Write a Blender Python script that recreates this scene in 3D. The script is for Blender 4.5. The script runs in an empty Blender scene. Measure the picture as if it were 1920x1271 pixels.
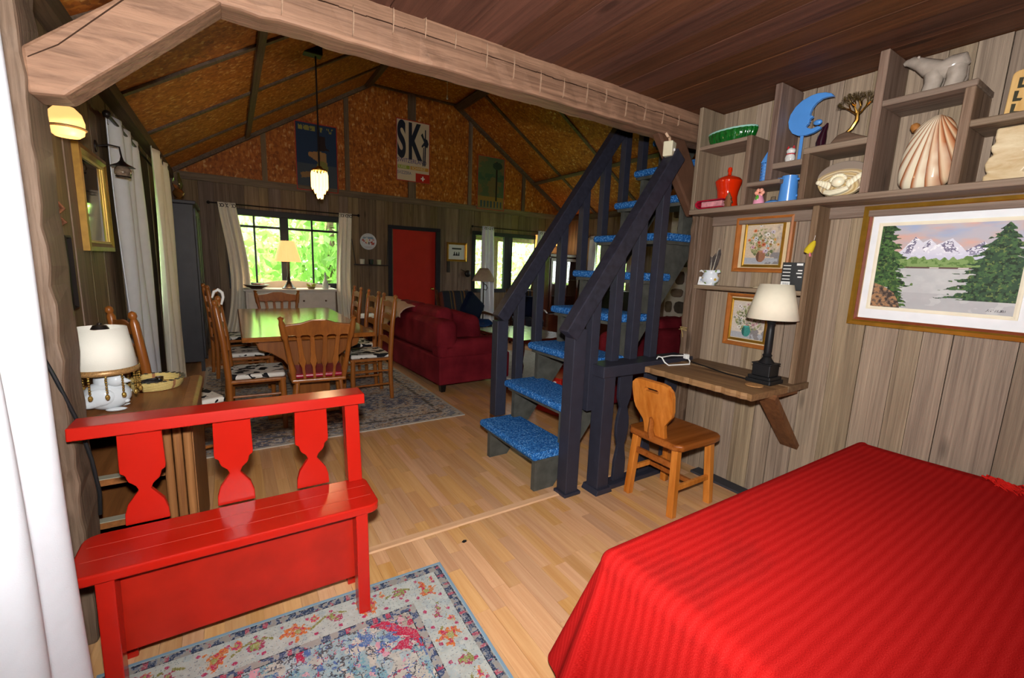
import bpy, math, random
import numpy as np
from mathutils import Matrix, Vector, Euler
R = random.Random(7)
SC = bpy.context.scene
COL = SC.collection
PI = math.pi
def rad(a): return a * PI / 180

# ------------------------------------------------------------------ camera
cd = bpy.data.cameras.new('camera'); cam = bpy.data.objects.new('camera', cd); COL.objects.link(cam)
cd.sensor_width = 36; cd.lens = 823.81 * 36 / 1920; cd.clip_start = .02; cd.clip_end = 200
_r = Vector((.84501026, -.53350387, .03648664)); _d = Vector((-.05657046, -.15703245, -.9859719)); _f = Vector((.53174941, .83109231, -.16287459))
cam.matrix_world = Matrix(((_r.x, -_d.x, -_f.x, 0), (_r.y, -_d.y, -_f.y, 0), (_r.z, -_d.z, -_f.z, 1.4), (0, 0, 0, 1)))
SC.camera = cam

# ------------------------------------------------------------------ world, sun, flash, exposure
w = bpy.data.worlds.new('world'); SC.world = w; w.use_nodes = True
bg = w.node_tree.nodes['Background']; bg.inputs[0].default_value = (.93, 1, .97, 1); bg.inputs[1].default_value = 13.0
sd = bpy.data.lights.new('sun', 'SUN'); sd.energy = 36.0; sd.angle = rad(12); sd.color = (1, .97, .9)
sun = bpy.data.objects.new('sun', sd); COL.objects.link(sun); sun.rotation_euler = (rad(38), rad(10), 0); sun.location = (3, 12, 9)
# the camera's own flash, a hand's width above the lens
fd = bpy.data.lights.new('camera_flash', 'SPOT'); fd.energy = 330; fd.shadow_soft_size = .03; fd.color = (1, .975, .95)
fl = bpy.data.objects.new('camera_flash', fd); COL.objects.link(fl); fl.location = (.0, .0, 1.55)
fd.spot_size = rad(152); fd.spot_blend = .65
fl.rotation_euler = Vector((.53, .83, .08)).to_track_quat('-Z', 'Y').to_euler()
vs = SC.view_settings; vs.view_transform = 'Standard'; vs.look = 'None'; vs.gamma = 1; vs.exposure = .0; vs.use_curve_mapping = False
SC.cycles.use_denoising = True
SC.cycles.max_bounces = 8; SC.cycles.sample_clamp_indirect = 6

# ------------------------------------------------------------------ helpers
def s2l(c):
    return tuple((x / 12.92 if x <= .04045 else ((x + .055) / 1.055) ** 2.4) for x in c)
def hx(h):
    return s2l(tuple(int(h[i:i+2], 16) / 255 for i in (0, 2, 4)))

class NT:
    def __init__(s, name):
        s.m = bpy.data.materials.new(name); s.m.use_nodes = True
        s.n = s.m.node_tree.nodes; s.l = s.m.node_tree.links
        s.b = s.n['Principled BSDF']
    def add(s, t, **k):
        nd = s.n.new(t)
        for a, v in k.items():
            if a.startswith('i_'):
                key = a[2:]; key = int(key) if key.isdigit() else key.replace('_', ' ')
                if isinstance(v, bpy.types.NodeSocket): s.l.new(v, nd.inputs[key])
                else: nd.inputs[key].default_value = v
            else: setattr(nd, a, v)
        return nd
    def link(s, a, b): s.l.new(a, b)
    def ramp(s, fac, stops, interp='LINEAR'):
        r = s.n.new('ShaderNodeValToRGB'); r.color_ramp.interpolation = interp
        e = r.color_ramp.elements
        while len(e) < len(stops): e.new(.5)
        for i, (p, c) in enumerate(stops): e[i].position = p; e[i].color = (*c[:3], 1)
        s.l.new(fac, r.inputs[0]); return r.outputs[0]
    def mix(s, fac, a, b, mode='MIX'):
        m = s.n.new('ShaderNodeMix'); m.data_type = 'RGBA'; m.blend_type = mode
        for v, i in ((fac, 0), (a, 6), (b, 7)):
            if isinstance(v, bpy.types.NodeSocket): s.l.new(v, m.inputs[i])
            else: m.inputs[i].default_value = v if i == 0 else (*v[:3], 1)
        return m.outputs[2]
    def math(s, op, a, b=0, c=0):
        m = s.n.new('ShaderNodeMath'); m.operation = op
        for i, v in enumerate((a, b, c)):
            if isinstance(v, bpy.types.NodeSocket): s.l.new(v, m.inputs[i])
            else: m.inputs[i].default_value = v
        return m.outputs[0]
    def bump(s, h, strength=.3, dist=.01):
        b = s.add('ShaderNodeBump', i_Strength=strength, i_Distance=dist, i_Height=h); s.link(b.outputs[0], s.b.inputs['Normal'])
    def out(s, col, rough=.5, spec=.5, metal=0):
        if isinstance(col, bpy.types.NodeSocket): s.link(col, s.b.inputs['Base Color'])
        else: s.b.inputs['Base Color'].default_value = (*col[:3], 1)
        if isinstance(rough, bpy.types.NodeSocket): s.link(rough, s.b.inputs['Roughness'])
        else: s.b.inputs['Roughness'].default_value = rough
        s.b.inputs['Specular IOR Level'].default_value = spec; s.b.inputs['Metallic'].default_value = metal
        return s.m
MATS = {}
def plain(name, h, rough=.5, spec=.5, metal=0, var=.08, vscale=18, bump=0, bscale=200):
    """plain colour with a little procedural mottling"""
    if name in MATS: return MATS[name]
    t = NT(name); c = hx(h) if isinstance(h, str) else h
    tc = t.add('ShaderNodeTexCoord')
    nz = t.add('ShaderNodeTexNoise', i_Vector=tc.outputs['Object'], i_Scale=vscale, i_Detail=3.)
    col = t.ramp(nz.outputs[0], [(.3, tuple(x * (1 - var) for x in c)), (.7, tuple(min(1, x * (1 + var)) for x in c))])
    if bump:
        n2 = t.add('ShaderNodeTexNoise', i_Vector=tc.outputs['Object'], i_Scale=bscale, i_Detail=2.)
        t.bump(n2.outputs[0], bump, .004)
    MATS[name] = t.out(col, rough, spec, metal); return MATS[name]
def wood(name, c1, c2, axis=2, coords='world', rough=.6, spec=.3, vary=.25, grain=55, stretch=.045, bump=.25, knots=True, island=False, hue=.0):
    if name in MATS: return MATS[name]
    t = NT(name); c1 = hx(c1); c2 = hx(c2)
    if coords == 'world': v = t.add('ShaderNodeNewGeometry').outputs['Position']
    else: v = t.add('ShaderNodeTexCoord').outputs['Object']
    rnd = t.add('ShaderNodeNewGeometry').outputs['Random Per Island'] if island else t.add('ShaderNodeObjectInfo').outputs['Random']
    off = t.add('ShaderNodeCombineXYZ'); r10 = t.math('MULTIPLY', rnd, 37.)
    for i in range(3): t.link(r10, off.inputs[i])
    sc = [1, 1, 1]; sc[axis] = stretch
    vm = t.add('ShaderNodeVectorMath', operation='ADD'); t.link(v, vm.inputs[0]); t.link(off.outputs[0], vm.inputs[1])
    mp = t.add('ShaderNodeMapping', i_Vector=vm.outputs[0], i_Scale=sc)
    n1 = t.add('ShaderNodeTexNoise', i_Vector=mp.outputs[0], i_Scale=grain, i_Detail=6., i_Roughness=.65, i_Distortion=.6)
    n2 = t.add('ShaderNodeTexNoise', i_Vector=mp.outputs[0], i_Scale=grain * .16, i_Detail=3., i_Distortion=1.2)
    f = t.math('ADD', t.math('MULTIPLY', n1.outputs[0], .6), t.math('MULTIPLY', n2.outputs[0], .4))
    col = t.ramp(f, [(.34, c1), (.5, tuple((a + b) / 2 for a, b in zip(c1, c2))), (.66, c2)])
    if knots:
        mk = t.add('ShaderNodeMapping', i_Vector=vm.outputs[0], i_Scale=[9 if i != axis else 2.6 for i in range(3)])
        vo = t.add('ShaderNodeTexVoronoi', i_Vector=mk.outputs[0], i_Scale=.55)
        k = t.ramp(vo.outputs['Distance'], [(.0, (1, 1, 1)), (.07, (1, 1, 1)), (.13, (0, 0, 0))])
        col = t.mix(t.math('MULTIPLY', k, .6), col, tuple(x * .3 for x in c1))
    hsv = t.add('ShaderNodeHueSaturation', i_Color=col)
    t.link(t.math('ADD', 1 - vary, t.math('MULTIPLY', rnd, 2 * vary)), hsv.inputs['Value'])
    if hue:
        r2 = t.math('FRACT', t.math('MULTIPLY', rnd, 7.31))
        t.link(t.math('ADD', .5 - hue, t.math('MULTIPLY', r2, 2 * hue)), hsv.inputs['Hue'])
        t.link(t.math('ADD', 1 - hue * 14, t.math('MULTIPLY', r2, hue * 28)), hsv.inputs['Saturation'])
    if bump: t.bump(n1.outputs[0], bump, .006)
    MATS[name] = t.out(hsv.outputs[0], rough, spec); return MATS[name]
def glow(name, h, strength, base=None):
    t = NT(name); c = hx(h); t.b.inputs['Emission Color'].default_value = (*c, 1); t.b.inputs['Emission Strength'].default_value = strength
    return t.out(hx(base) if base else c, .4)
def vcol(name, rough=.7, spec=.2, bump=0, bscale=300):
    if name in MATS: return MATS[name]
    t = NT(name); a = t.add('ShaderNodeVertexColor', layer_name='Col')
    if bump:
        nz = t.add('ShaderNodeTexNoise', i_Scale=bscale, i_Detail=2., i_Vector=t.add('ShaderNodeTexCoord').outputs['Object']); t.bump(nz.outputs[0], bump, .003)
    MATS[name] = t.out(a.outputs[0], rough, spec); return MATS[name]

def tag(o, label=None, cat=None, group=None, kind=None):
    if label: o['label'] = label
    if cat: o['category'] = cat
    if group: o['group'] = group
    if kind: o['kind'] = kind
    return o
def empty(name, loc=(0, 0, 0), rz=0, label=None, cat=None, group=None, kind=None):
    o = bpy.data.objects.new(name, None); COL.objects.link(o); o.location = loc; o.rotation_euler = (0, 0, rz)
    o.empty_display_size = .05
    return tag(o, label, cat, group, kind)
class MB:
    def __init__(s): s.v = []; s.f = []
    def add(s, vs, fs, M=None):
        b = len(s.v)
        s.v += [tuple(M @ Vector(p)) for p in vs] if M else [tuple(p) for p in vs]
        s.f += [tuple(i + b for i in q) for q in fs]; return s
    def box(s, a, b, M=None):
        x0, y0, z0 = a; x1, y1, z1 = b
        return s.add([(x0,y0,z0),(x1,y0,z0),(x1,y1,z0),(x0,y1,z0),(x0,y0,z1),(x1,y0,z1),(x1,y1,z1),(x0,y1,z1)],
                     [(3,2,1,0),(4,5,6,7),(0,1,5,4),(1,2,6,5),(2,3,7,6),(3,0,4,7)], M)
    def bar(s, p, q, w, h, up=(0, 0, 1)):
        """rectangular bar from p to q; w across, h along up"""
        p = Vector(p); q = Vector(q); d = (q - p); L = d.length; d.normalize(); u = Vector(up); x = d.cross(u).normalized(); u = x.cross(d)
        M = Matrix(((x.x, d.x, u.x, p.x), (x.y, d.y, u.y, p.y), (x.z, d.z, u.z, p.z), (0, 0, 0, 1)))
        return s.box((-w/2, 0, -h/2), (w/2, L, h/2), M)
    def prism(s, poly, axis, a, b, M=None):
        """polygon in the two other axes (x,y,z order) extruded along axis from a to b"""
        n = len(poly)
        def P(p, t):
            if axis == 0: return (t, p[0], p[1])
            if axis == 1: return (p[0], t, p[1])
            return (p[0], p[1], t)
        vs = [P(p, a) for p in poly] + [P(p, b) for p in poly]
        ar = sum(poly[i][0] * poly[(i+1) % n][1] - poly[(i+1) % n][0] * poly[i][1] for i in range(n))
        if axis == 1: ar = -ar
        if (b < a): ar = -ar
        lo = list(range(n)); hi = list(range(n, 2*n))
        if ar > 0: fs = [tuple(reversed(lo)), tuple(hi)] + [(i, (i+1) % n, n + (i+1) % n, n + i) for i in range(n)]
        else: fs = [tuple(lo), tuple(reversed(hi))] + [((i+1) % n, i, n + i, n + (i+1) % n) for i in range(n)]
        return s.add(vs, fs, M)
    def lathe(s, prof, seg=20, M=None, caps=True, sx=1, sy=1):
        vs = []; fs = []
        for r, z in prof:
            for k in range(seg):
                a = 2 * PI * k / seg; vs.append((r * math.cos(a) * sx, r * math.sin(a) * sy, z))
        for i in range(len(prof) - 1):
            for k in range(seg):
                k2 = (k + 1) % seg; fs.append((i*seg + k, i*seg + k2, (i+1)*seg + k2, (i+1)*seg + k))
        if caps:
            if prof[0][0] > 1e-5: fs.append(tuple(reversed(range(seg))))
            if prof[-1][0] > 1e-5: fs.append(tuple(range((len(prof)-1)*seg, len(prof)*seg)))
        return s.add(vs, fs, M)
    def tube(s, pts, r, seg=8, caps=True):
        pts = [Vector(p) for p in pts]; n = len(pts); rr = r if isinstance(r, (list, tuple)) else [r] * n
        vs = []; fs = []; up = None
        for i, p in enumerate(pts):
            d = (pts[min(i+1, n-1)] - pts[max(i-1, 0)]).normalized()
            if up is None: up = Vector((0, 0, 1)) if abs(d.z) < .9 else Vector((1, 0, 0))
            x = d.cross(up).normalized(); y = x.cross(d).normalized(); up = y
            for k in range(seg):
                a = 2 * PI * k / seg; vs.append(p + (x * math.cos(a) + y * math.sin(a)) * rr[i])
        for i in range(n - 1):
            for k in range(seg):
                k2 = (k + 1) % seg; fs.append((i*seg + k2, i*seg + k, (i+1)*seg + k, (i+1)*seg + k2))
        if caps: fs += [tuple(range(seg)), tuple(reversed(range((n-1)*seg, n*seg)))]
        return s.add(vs, fs)
    def ball(s, c, r, seg=14, rings=8, M=None):
        r = r if isinstance(r, (list, tuple)) else (r, r, r)
        prof = [(max(1e-6, math.sin(PI * i / rings)), -math.cos(PI * i / rings)) for i in range(rings + 1)]
        vs = []; fs = []
        for q, z in prof:
            for k in range(seg):
                a = 2*PI*k/seg; vs.append((c[0] + q * math.cos(a) * r[0], c[1] + q * math.sin(a) * r[1], c[2] + z * r[2]))
        for i in range(rings):
            for k in range(seg):
                k2 = (k+1) % seg; fs.append((i*seg + k, i*seg + k2, (i+1)*seg + k2, (i+1)*seg + k))
        return s.add(vs, fs, M)
    def surf(s, fn, nu, nv, M=None):
        vs = [fn(i / nu, j / nv) for j in range(nv + 1) for i in range(nu + 1)]
        fs = [(j*(nu+1)+i, j*(nu+1)+i+1, (j+1)*(nu+1)+i+1, (j+1)*(nu+1)+i) for j in range(nv) for i in range(nu)]
        return s.add(vs, fs, M)
    def ring(s, w, h, t, d0, d1):
        """mitred picture-frame ring in local xy, w x h outer, t wide, from z d0 to d1 (outer) sloping in"""
        o = [(-w/2,-h/2),(w/2,-h/2),(w/2,h/2),(-w/2,h/2)]; n = [(-w/2+t,-h/2+t),(w/2-t,-h/2+t),(w/2-t,h/2-t),(-w/2+t,h/2-t)]
        m = [(-w/2+t*.45,-h/2+t*.45),(w/2-t*.45,-h/2+t*.45),(w/2-t*.45,h/2-t*.45),(-w/2+t*.45,h/2-t*.45)]
        vs = [(*p, d0) for p in o] + [(*p, d1) for p in o] + [(*p, d1 + (d1-d0)*.12) for p in m] + [(*p, d0 + (d1-d0)*.55) for p in n] + [(*p, d0) for p in n]
        fs = []
        for a in range(4):
            for i in range(4):
                j = (i+1) % 4; fs.append((a*4+i, a*4+j, (a+1)*4+j, (a+1)*4+i))
        return s.add(vs, fs)
    def build(s, name, mat, parent=None, loc=None, rot=None, smooth=False, bevel=0, seg=2, sub=0, solid=0, uv=None):
        me = bpy.data.meshes.new(name); me.from_pydata(s.v, [], s.f); me.validate(); me.update()
        if mat: me.materials.append(mat)
        if smooth: me.shade_smooth(); me.set_sharp_from_angle(angle=.75)
        o = bpy.data.objects.new(name, me); COL.objects.link(o)
        if parent: o.parent = parent
        if loc: o.location = loc
        if rot: o.rotation_euler = rot
        if solid: md = o.modifiers.new('solid', 'SOLIDIFY'); md.thickness = solid; md.offset = 0
        if bevel: md = o.modifiers.new('bevel', 'BEVEL'); md.width = bevel; md.segments = seg; md.limit_method = 'ANGLE'; md.harden_normals = False
        if sub: md = o.modifiers.new('sub', 'SUBSURF'); md.levels = sub; md.render_levels = sub
        return o
def share(src, name, parent, loc=(0, 0, 0), rot=(0, 0, 0), scale=(1, 1, 1)):
    o = bpy.data.objects.new(name, src.data); COL.objects.link(o); o.parent = parent; o.location = loc; o.rotation_euler = rot; o.scale = scale
    for md in src.modifiers:
        n = o.modifiers.new(md.name, md.type)
        if md.type == 'BEVEL': n.width = md.width; n.segments = md.segments; n.limit_method = md.limit_method
    return o
def copy_tree(o, parent=None):
    c = o.copy(); COL.objects.link(c); c.parent = parent
    for ch in list(o.children): copy_tree(ch, c)
    return c
CUBE = {}
def piece(name, parent, a, b, mat, tilt=None):
    """a box from a to b as an object sharing one unit-cube mesh per material"""
    if mat.name not in CUBE:
        m = MB().box((-.5, -.5, -.5), (.5, .5, .5)); me = bpy.data.meshes.new('unit_' + mat.name); me.from_pydata(m.v, [], m.f); me.materials.append(mat); CUBE[mat.name] = me
    o = bpy.data.objects.new(name, CUBE[mat.name]); COL.objects.link(o); o.parent = parent
    o.location = [(p + q) / 2 for p, q in zip(a, b)]; o.scale = [abs(q - p) for p, q in zip(a, b)]
    if tilt: o.rotation_euler = tilt
    return o
# ---- numpy painting
def _hash(ix, iy, seed):
    h = np.sin(ix * 127.1 + iy * 311.7 + seed * 74.7) * 43758.5453; return h - np.floor(h)
def vn(x, y, seed=0):
    ix = np.floor(x); iy = np.floor(y); fx = x - ix; fy = y - iy; fx = fx*fx*(3-2*fx); fy = fy*fy*(3-2*fy)
    a = _hash(ix, iy, seed); b = _hash(ix+1, iy, seed); c = _hash(ix, iy+1, seed); d = _hash(ix+1, iy+1, seed)
    return (a*(1-fx)+b*fx)*(1-fy) + (c*(1-fx)+d*fx)*fy
def fbm(x, y, seed=0, o=4):
    r = 0; a = .5
    for i in range(o): r = r + a * vn(x, y, seed + i); x = x*2.03; y = y*2.03; a *= .5
    return r
class Art:
    """a painted picture: u to the right, v up, in width/height units"""
    def __init__(s, w, h, px): 
        s.nx = max(2, int(w / px)); s.ny = max(2, int(h / px)); s.w = w; s.h = h
        s.u, s.v = np.meshgrid((np.arange(s.nx) + .5) / s.nx, (np.arange(s.ny) + .5) / s.ny)
        s.c = np.zeros((s.ny, s.nx, 3)) + .8
    def put(s, mask, h, op=1.):
        c = np.array([int(h[i:i+2], 16) / 255 for i in (0, 2, 4)]) if isinstance(h, str) else h
        m = (np.clip(mask.astype(float), 0, 1) * op)[..., None]; s.c = s.c * (1 - m) + c * m; return s
    def poly(s, pts):
        ins = np.zeros(s.u.shape, bool); n = len(pts)
        for i in range(n):
            x1, y1 = pts[i]; x2, y2 = pts[(i+1) % n]
            if y1 == y2: continue
            cnd = ((y1 > s.v) != (y2 > s.v)) & (s.u < (x2 - x1) * (s.v - y1) / (y2 - y1) + x1); ins ^= cnd
        return ins
    def ell(s, cx, cy, rx, ry): return ((s.u - cx) / rx) ** 2 + ((s.v - cy) / ry) ** 2 < 1
    def build(s, name, mat, parent=None, loc=None, rot=None, shape=None, center=True):
        w, h, nx, ny = s.w, s.h, s.nx, s.ny
        xs = np.linspace(-w/2 if center else 0, w/2 if center else w, nx+1); ys = np.linspace(-h/2 if center else 0, h/2 if center else h, ny+1)
        X, Y = np.meshgrid(xs, ys); Z = np.zeros_like(X) if shape is None else shape(X, Y)
        co = np.stack([X, Y, Z], -1).reshape(-1, 3)
        j, i = np.meshgrid(np.arange(ny), np.arange(nx), indexing='ij'); a = (j*(nx+1)+i)
        F = np.stack([a, a+1, a+nx+2, a+nx+1], -1).reshape(-1, 4)
        me = bpy.data.meshes.new(name); me.vertices.add(len(co)); me.vertices.foreach_set('co', co.ravel().astype(np.float32))
        me.loops.add(F.size); me.loops.foreach_set('vertex_index', F.ravel().astype(np.int32))
        me.polygons.add(len(F)); me.polygons.foreach_set('loop_start', np.arange(0, F.size, 4, dtype=np.int32)); me.update(calc_edges=True)
        c = np.clip(s.c, 0, 1); c = np.where(c <= .04045, c / 12.92, ((c + .055) / 1.055) ** 2.4).reshape(-1, 3)
        c4 = np.ones((len(F), 4, 4), np.float32); c4[:, :, :3] = c[:, None, :]
        at = me.color_attributes.new('Col', 'FLOAT_COLOR', 'CORNER'); at.data.foreach_set('color', c4.ravel())
        me.materials.append(mat); me.validate()
        o = bpy.data.objects.new(name, me); COL.objects.link(o)
        if parent: o.parent = parent
        if loc: o.location = loc
        if rot: o.rotation_euler = rot
        return o
def text(name, body, size, mat, parent, loc, rot=(0, 0, 0), sx=1, extrude=.0005, align='LEFT', bold=0):
    c = bpy.data.curves.new(name, 'FONT'); c.body = body; c.size = size; c.extrude = extrude; c.align_x = align; c.offset = bold
    t = bpy.data.objects.new(name, c); COL.objects.link(t)
    dg = bpy.context.evaluated_depsgraph_get(); me = bpy.data.meshes.new_from_object(t.evaluated_get(dg)); bpy.data.objects.remove(t); bpy.data.curves.remove(c)
    me.materials.clear(); me.materials.append(mat)
    o = bpy.data.objects.new(name, me); COL.objects.link(o); o.parent = parent; o.location = loc; o.rotation_euler = rot; o.scale = (sx, 1, 1)
    return o
RW = (PI/2, 0, -PI/2); FW = (PI/2, 0, 0); LW = (PI/2, 0, PI/2)   # rotations for things hung on the right, far, left wall
# ------------------------------------------------------------------ materials
m_barn = wood('barn_board', '6d5c4c', 'a8947b', axis=2, vary=.13, hue=.008, grain=90, stretch=.02, bump=.35)
m_barnY = wood('barn_board_flat', '5f4a38', '93806c', axis=1, vary=.14, hue=.01, grain=60, stretch=.03, bump=.3)
m_barnX = wood('barn_board_cross', '5f4a38', '93806c', axis=0, vary=.14, hue=.01, grain=60, stretch=.03, bump=.3)
m_barnZ2 = wood('barn_board_brown', '553f30', '8d7563', axis=2, vary=.14, hue=.01, grain=60, stretch=.03, bump=.3)
m_dkwall = wood('dark_barn_board', '4e3b2a', '86705a', axis=2, vary=.2, hue=.012, grain=50, stretch=.03, bump=.3)
m_ceil = wood('ceiling_board', '3c2217', '6b432f', axis=1, vary=.2, hue=.008, grain=40, stretch=.04, bump=.3)
m_beam = wood('hewn_beam', '654a39', 'a98268', axis=0, vary=.05, grain=60, stretch=.03, bump=.6)
m_post = wood('hewn_post', '594738', '8c7461', axis=2, vary=.05, grain=60, stretch=.03, bump=.6)
m_batten = wood('batten_wood', '3d3026', '6b5846', axis=1, vary=.12, bump=.2, knots=False)
m_lam = wood('laminate_strip', 'bf8a59', 'd8ab7c', axis=1, rough=.33, spec=.45, vary=.12, grain=60, stretch=.03, bump=.0, knots=False, hue=.006)
m_lami = wood('laminate_far', 'bf8a59', 'd8ab7c', axis=1, rough=.33, spec=.45, vary=.12, grain=60, stretch=.03, bump=.0, knots=False, island=True, hue=.006)
m_red = plain('red_gloss_paint', 'ab1a0e', .22, .5, var=.06, vscale=6)
m_navy = plain('navy_paint', '2b2c38', .5, .4, var=.12, vscale=20)
m_stringer = plain('weathered_grey_paint', '4b4b45', .8, .2, var=.25, vscale=14)
m_black = plain('black_paint', '17181a', .45, .4, var=.1)
m_white = plain('white_paint', 'e6e6e2', .5, .4, var=.03)
m_gold = plain('gold_leaf', 'b98c34', .3, .5, metal=.75, var=.15)
m_brass = plain('brass', 'c79a4a', .25, .5, metal=1)
m_chrome = plain('chrome', 'cfd2d4', .15, .5, metal=1)
m_iron = plain('dark_iron', '221d1b', .4, .5, metal=.5)
m_curt = plain('white_curtain_cloth', 'dde1e8', .8, .2, var=.03, bump=.15, bscale=400)
m_cream = plain('cream_linen', 'ece4cd', .8, .2, var=.04, bump=.2, bscale=500)
m_glassy = NT('clear_glass'); m_glassy.b.inputs['Transmission Weight'].default_value = 1; m_glassy.b.inputs['IOR'].default_value = 1.45; m_glass = m_glassy.out((.95, .97, .96), .02)
_t = NT('window_pane'); _tr = _t.add('ShaderNodeBsdfTransparent'); _gl = _t.add('ShaderNodeBsdfGlossy', i_Roughness=.03); _mx = _t.add('ShaderNodeMixShader', i_0=.06)
_t.link(_tr.outputs[0], _mx.inputs[1]); _t.link(_gl.outputs[0], _mx.inputs[2]); _t.link(_mx.outputs[0], _t.n['Material Output'].inputs[0]); m_pane = _t.m
def osb():
    t = NT('strand_board'); p = t.add('ShaderNodeNewGeometry').outputs['Position']
    oi = t.add('ShaderNodeObjectInfo').outputs['Random']
    v1 = t.add('ShaderNodeTexVoronoi', i_Vector=p, i_Scale=26., i_Randomness=1.)
    mp = t.add('ShaderNodeMapping', i_Vector=p, i_Scale=(1, 1, .35), i_Rotation=(.4, .5, .3))
    v2 = t.add('ShaderNodeTexVoronoi', i_Vector=mp.outputs[0], i_Scale=48.)
    n = t.add('ShaderNodeTexNoise', i_Vector=p, i_Scale=3., i_Detail=3.)
    s1 = t.add('ShaderNodeSeparateColor', i_Color=v1.outputs['Color']); s2 = t.add('ShaderNodeSeparateColor', i_Color=v2.outputs['Color'])
    f = t.math('ADD', t.math('MULTIPLY', s1.outputs[0], .5), t.math('MULTIPLY', s2.outputs[1], .5))
    col = t.ramp(f, [(.12, hx('7a3d0e')), (.5, hx('a85a16')), (.78, hx('bd7226')), (.92, hx('d9a868'))])
    col = t.mix(.25, col, t.ramp(n.outputs[0], [(.35, hx('6a3610')), (.65, hx('a8621e'))]))
    t.bump(s2.outputs[1], .25, .003)
    return t.out(col, .6, .3)
m_osb = osb()
def carpet():
    t = NT('blue_carpet'); p = t.add('ShaderNodeNewGeometry').outputs['Position']
    n = t.add('ShaderNodeTexNoise', i_Vector=p, i_Scale=95., i_Detail=3.); n2 = t.add('ShaderNodeTexNoise', i_Vector=p, i_Scale=230., i_Detail=1.)
    f = t.math('ADD', t.math('MULTIPLY', n.outputs[0], .6), t.math('MULTIPLY', n2.outputs[0], .4))
    col = t.ramp(f, [(.36, hx('123a72')), (.48, hx('2263ad')), (.56, hx('3a86cf')), (.66, hx('a8c6dd'))])
    t.bump(f, .9, .012); return t.out(col, .95, .1)
m_carpet = carpet()

# ------------------------------------------------------------------ room shell
XL, XR, YB, YF, ZC = -.69, 6.49, -1.6, 8.0, 2.43
EAVE = 2.52; SL = .635; CX0, CX1, CZ = 2.13, 3.67, 4.31
def struct(name): return empty(name, kind='structure')
# floor: boards of three-strip laminate
flo = struct('floor')
MB().box((XL-.2, YB-.2, -.12), (XR+.2, YF+.2, -.006)).build('subfloor', m_lami, flo)
RF = random.Random(3); strips = []
W = .066
for half, (ya, yb) in enumerate(((.35, 1.985), (2.015, 4.7))):
    x = XL
    while x < 3.4:
        y = ya - RF.random() * .4
        while y < yb:
            L = RF.choice((.28, .36, .42, .5)); a, b = max(y, ya), min(y + L, yb)
            if b - a > .01: strips.append((x, a, b))
            y += L
        x += W
def seen(s):
    x, a, b = s; c = Vector((x, (a+b)/2, 0)) - Vector((0, 0, 1.4)); z = c.dot(_f)
    if z < .3: return 1e9
    px, py = 960 + 823.8 * c.dot(_r) / z, 635.5 + 823.8 * c.dot(_d) / z
    ok = -60 < px < 1980 and py < 1330 and not (x > 1.0 and a < .8) and not (a > 3.6 and -.3 < x < 1.8) and not (x < .36 and a < 1.7 )
    return c.length if ok else 1e9
strips.sort(key=seen)
for x, a, b in strips[:300]:
    piece('floor_strip', flo, (x + .0004, a + .0004, -.006), (x + W - .0004, b - .0004, 0), m_lam)
rest = MB()
for x, a, b in strips[300:]: rest.box((x + .0004, a + .0004, -.006), (x + W - .0004, b - .0004, 0))
y = 4.7
while y < YF:
    x = XL
    while x < XR: rest.box((x + .0006, y, -.006), (x + W*3 - .0006, min(y + 1.2, YF) - .001, 0)); x += W*3
    y += 1.2
x = 3.4
while x < XR: rest.box((x, .35, -.006), (x + W*3 - .001, 4.699, 0)); x += W*3
x = XL
while x < XR: rest.box((x, YB, -.006), (x + W*3 - .001, .349, 0)); x += W*3
tag(rest.build('floor_strips_beyond', m_lami, flo), kind='stuff')
th = tag(MB().prism([(1.972, 0), (2.028, 0), (2.02, .006), (1.98, .006)], 0, -.48, 1.66).build('trim_1', wood('threshold_wood', 'b08763', 'd0a884', axis=0, knots=False, bump=.1)), kind='structure')
# walls of upright boards
def plank_wall(parent, ax, c0, c1, lo, hi, z0, z1, mat, wid=(.11, .19), holes=(), seams=None, seed=1):
    """boards standing side by side along the other horizontal axis; ax is the wall's normal axis, c0..c1 its thickness range"""
    rr = random.Random(seed); s = [lo]
    if seams: s += [q for q in seams if lo < q < hi]
    while not seams and s[-1] < hi - .05: s.append(min(hi, s[-1] + rr.uniform(*wid)))
    if s[-1] < hi: s.append(hi)
    for p, q in zip(s[:-1], s[1:]):
        d = rr.uniform(-.003, .003)
        cuts = [(z0, z1)]
        for (h0, h1, b0, b1) in holes:
            m = (p + q) / 2
            if h0 < m < h1: cuts = [c for a, b in cuts for c in ((a, min(b, b0)), (max(a, b1), b)) if c[1] - c[0] > .02]
        for a, b in cuts:
            if ax == 0: piece('plank', parent, (c0 + d, p + .0015, a), (c1 + d, q - .0015, b), mat)
            else: piece('plank', parent, (p + .0015, c0 + d, a), (q - .0015, c1 + d, b), mat)
def backing(parent, ax, c0, c1, lo, hi, z0, z1, mat, holes=()):
    mb = MB(); cur = lo
    def bx(p, q, a, b):
        if q - p < 1e-4 or b - a < 1e-4: return
        mb.box((c0, p, a), (c1, q, b)) if ax == 0 else mb.box((p, c0, a), (q, c1, b))
    for h0, h1, b0, b1 in sorted(holes):
        bx(cur, h0, z0, z1); bx(h0, h1, z0, b0); bx(h0, h1, b1, z1); cur = h1
    bx(cur, hi, z0, z1); mb.build('backing', mat, parent)
m_gap = plain('dark_gap', '1d1712', .9, .1)
W1 = (.06, 1.56, 1.0, 2.02); W2 = (4.16, 5.68, .93, 1.99); DR = (2.47, 3.31, 0, 1.985); WR = (5.8, 7.1, 1.02, 1.98); WL = (4.8, 5.6, .95, 2.0)
wr = struct('wall_right')
backing(wr, 0, 2.80, 2.86, YB, 1.93, 0, ZC, m_gap)
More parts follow.
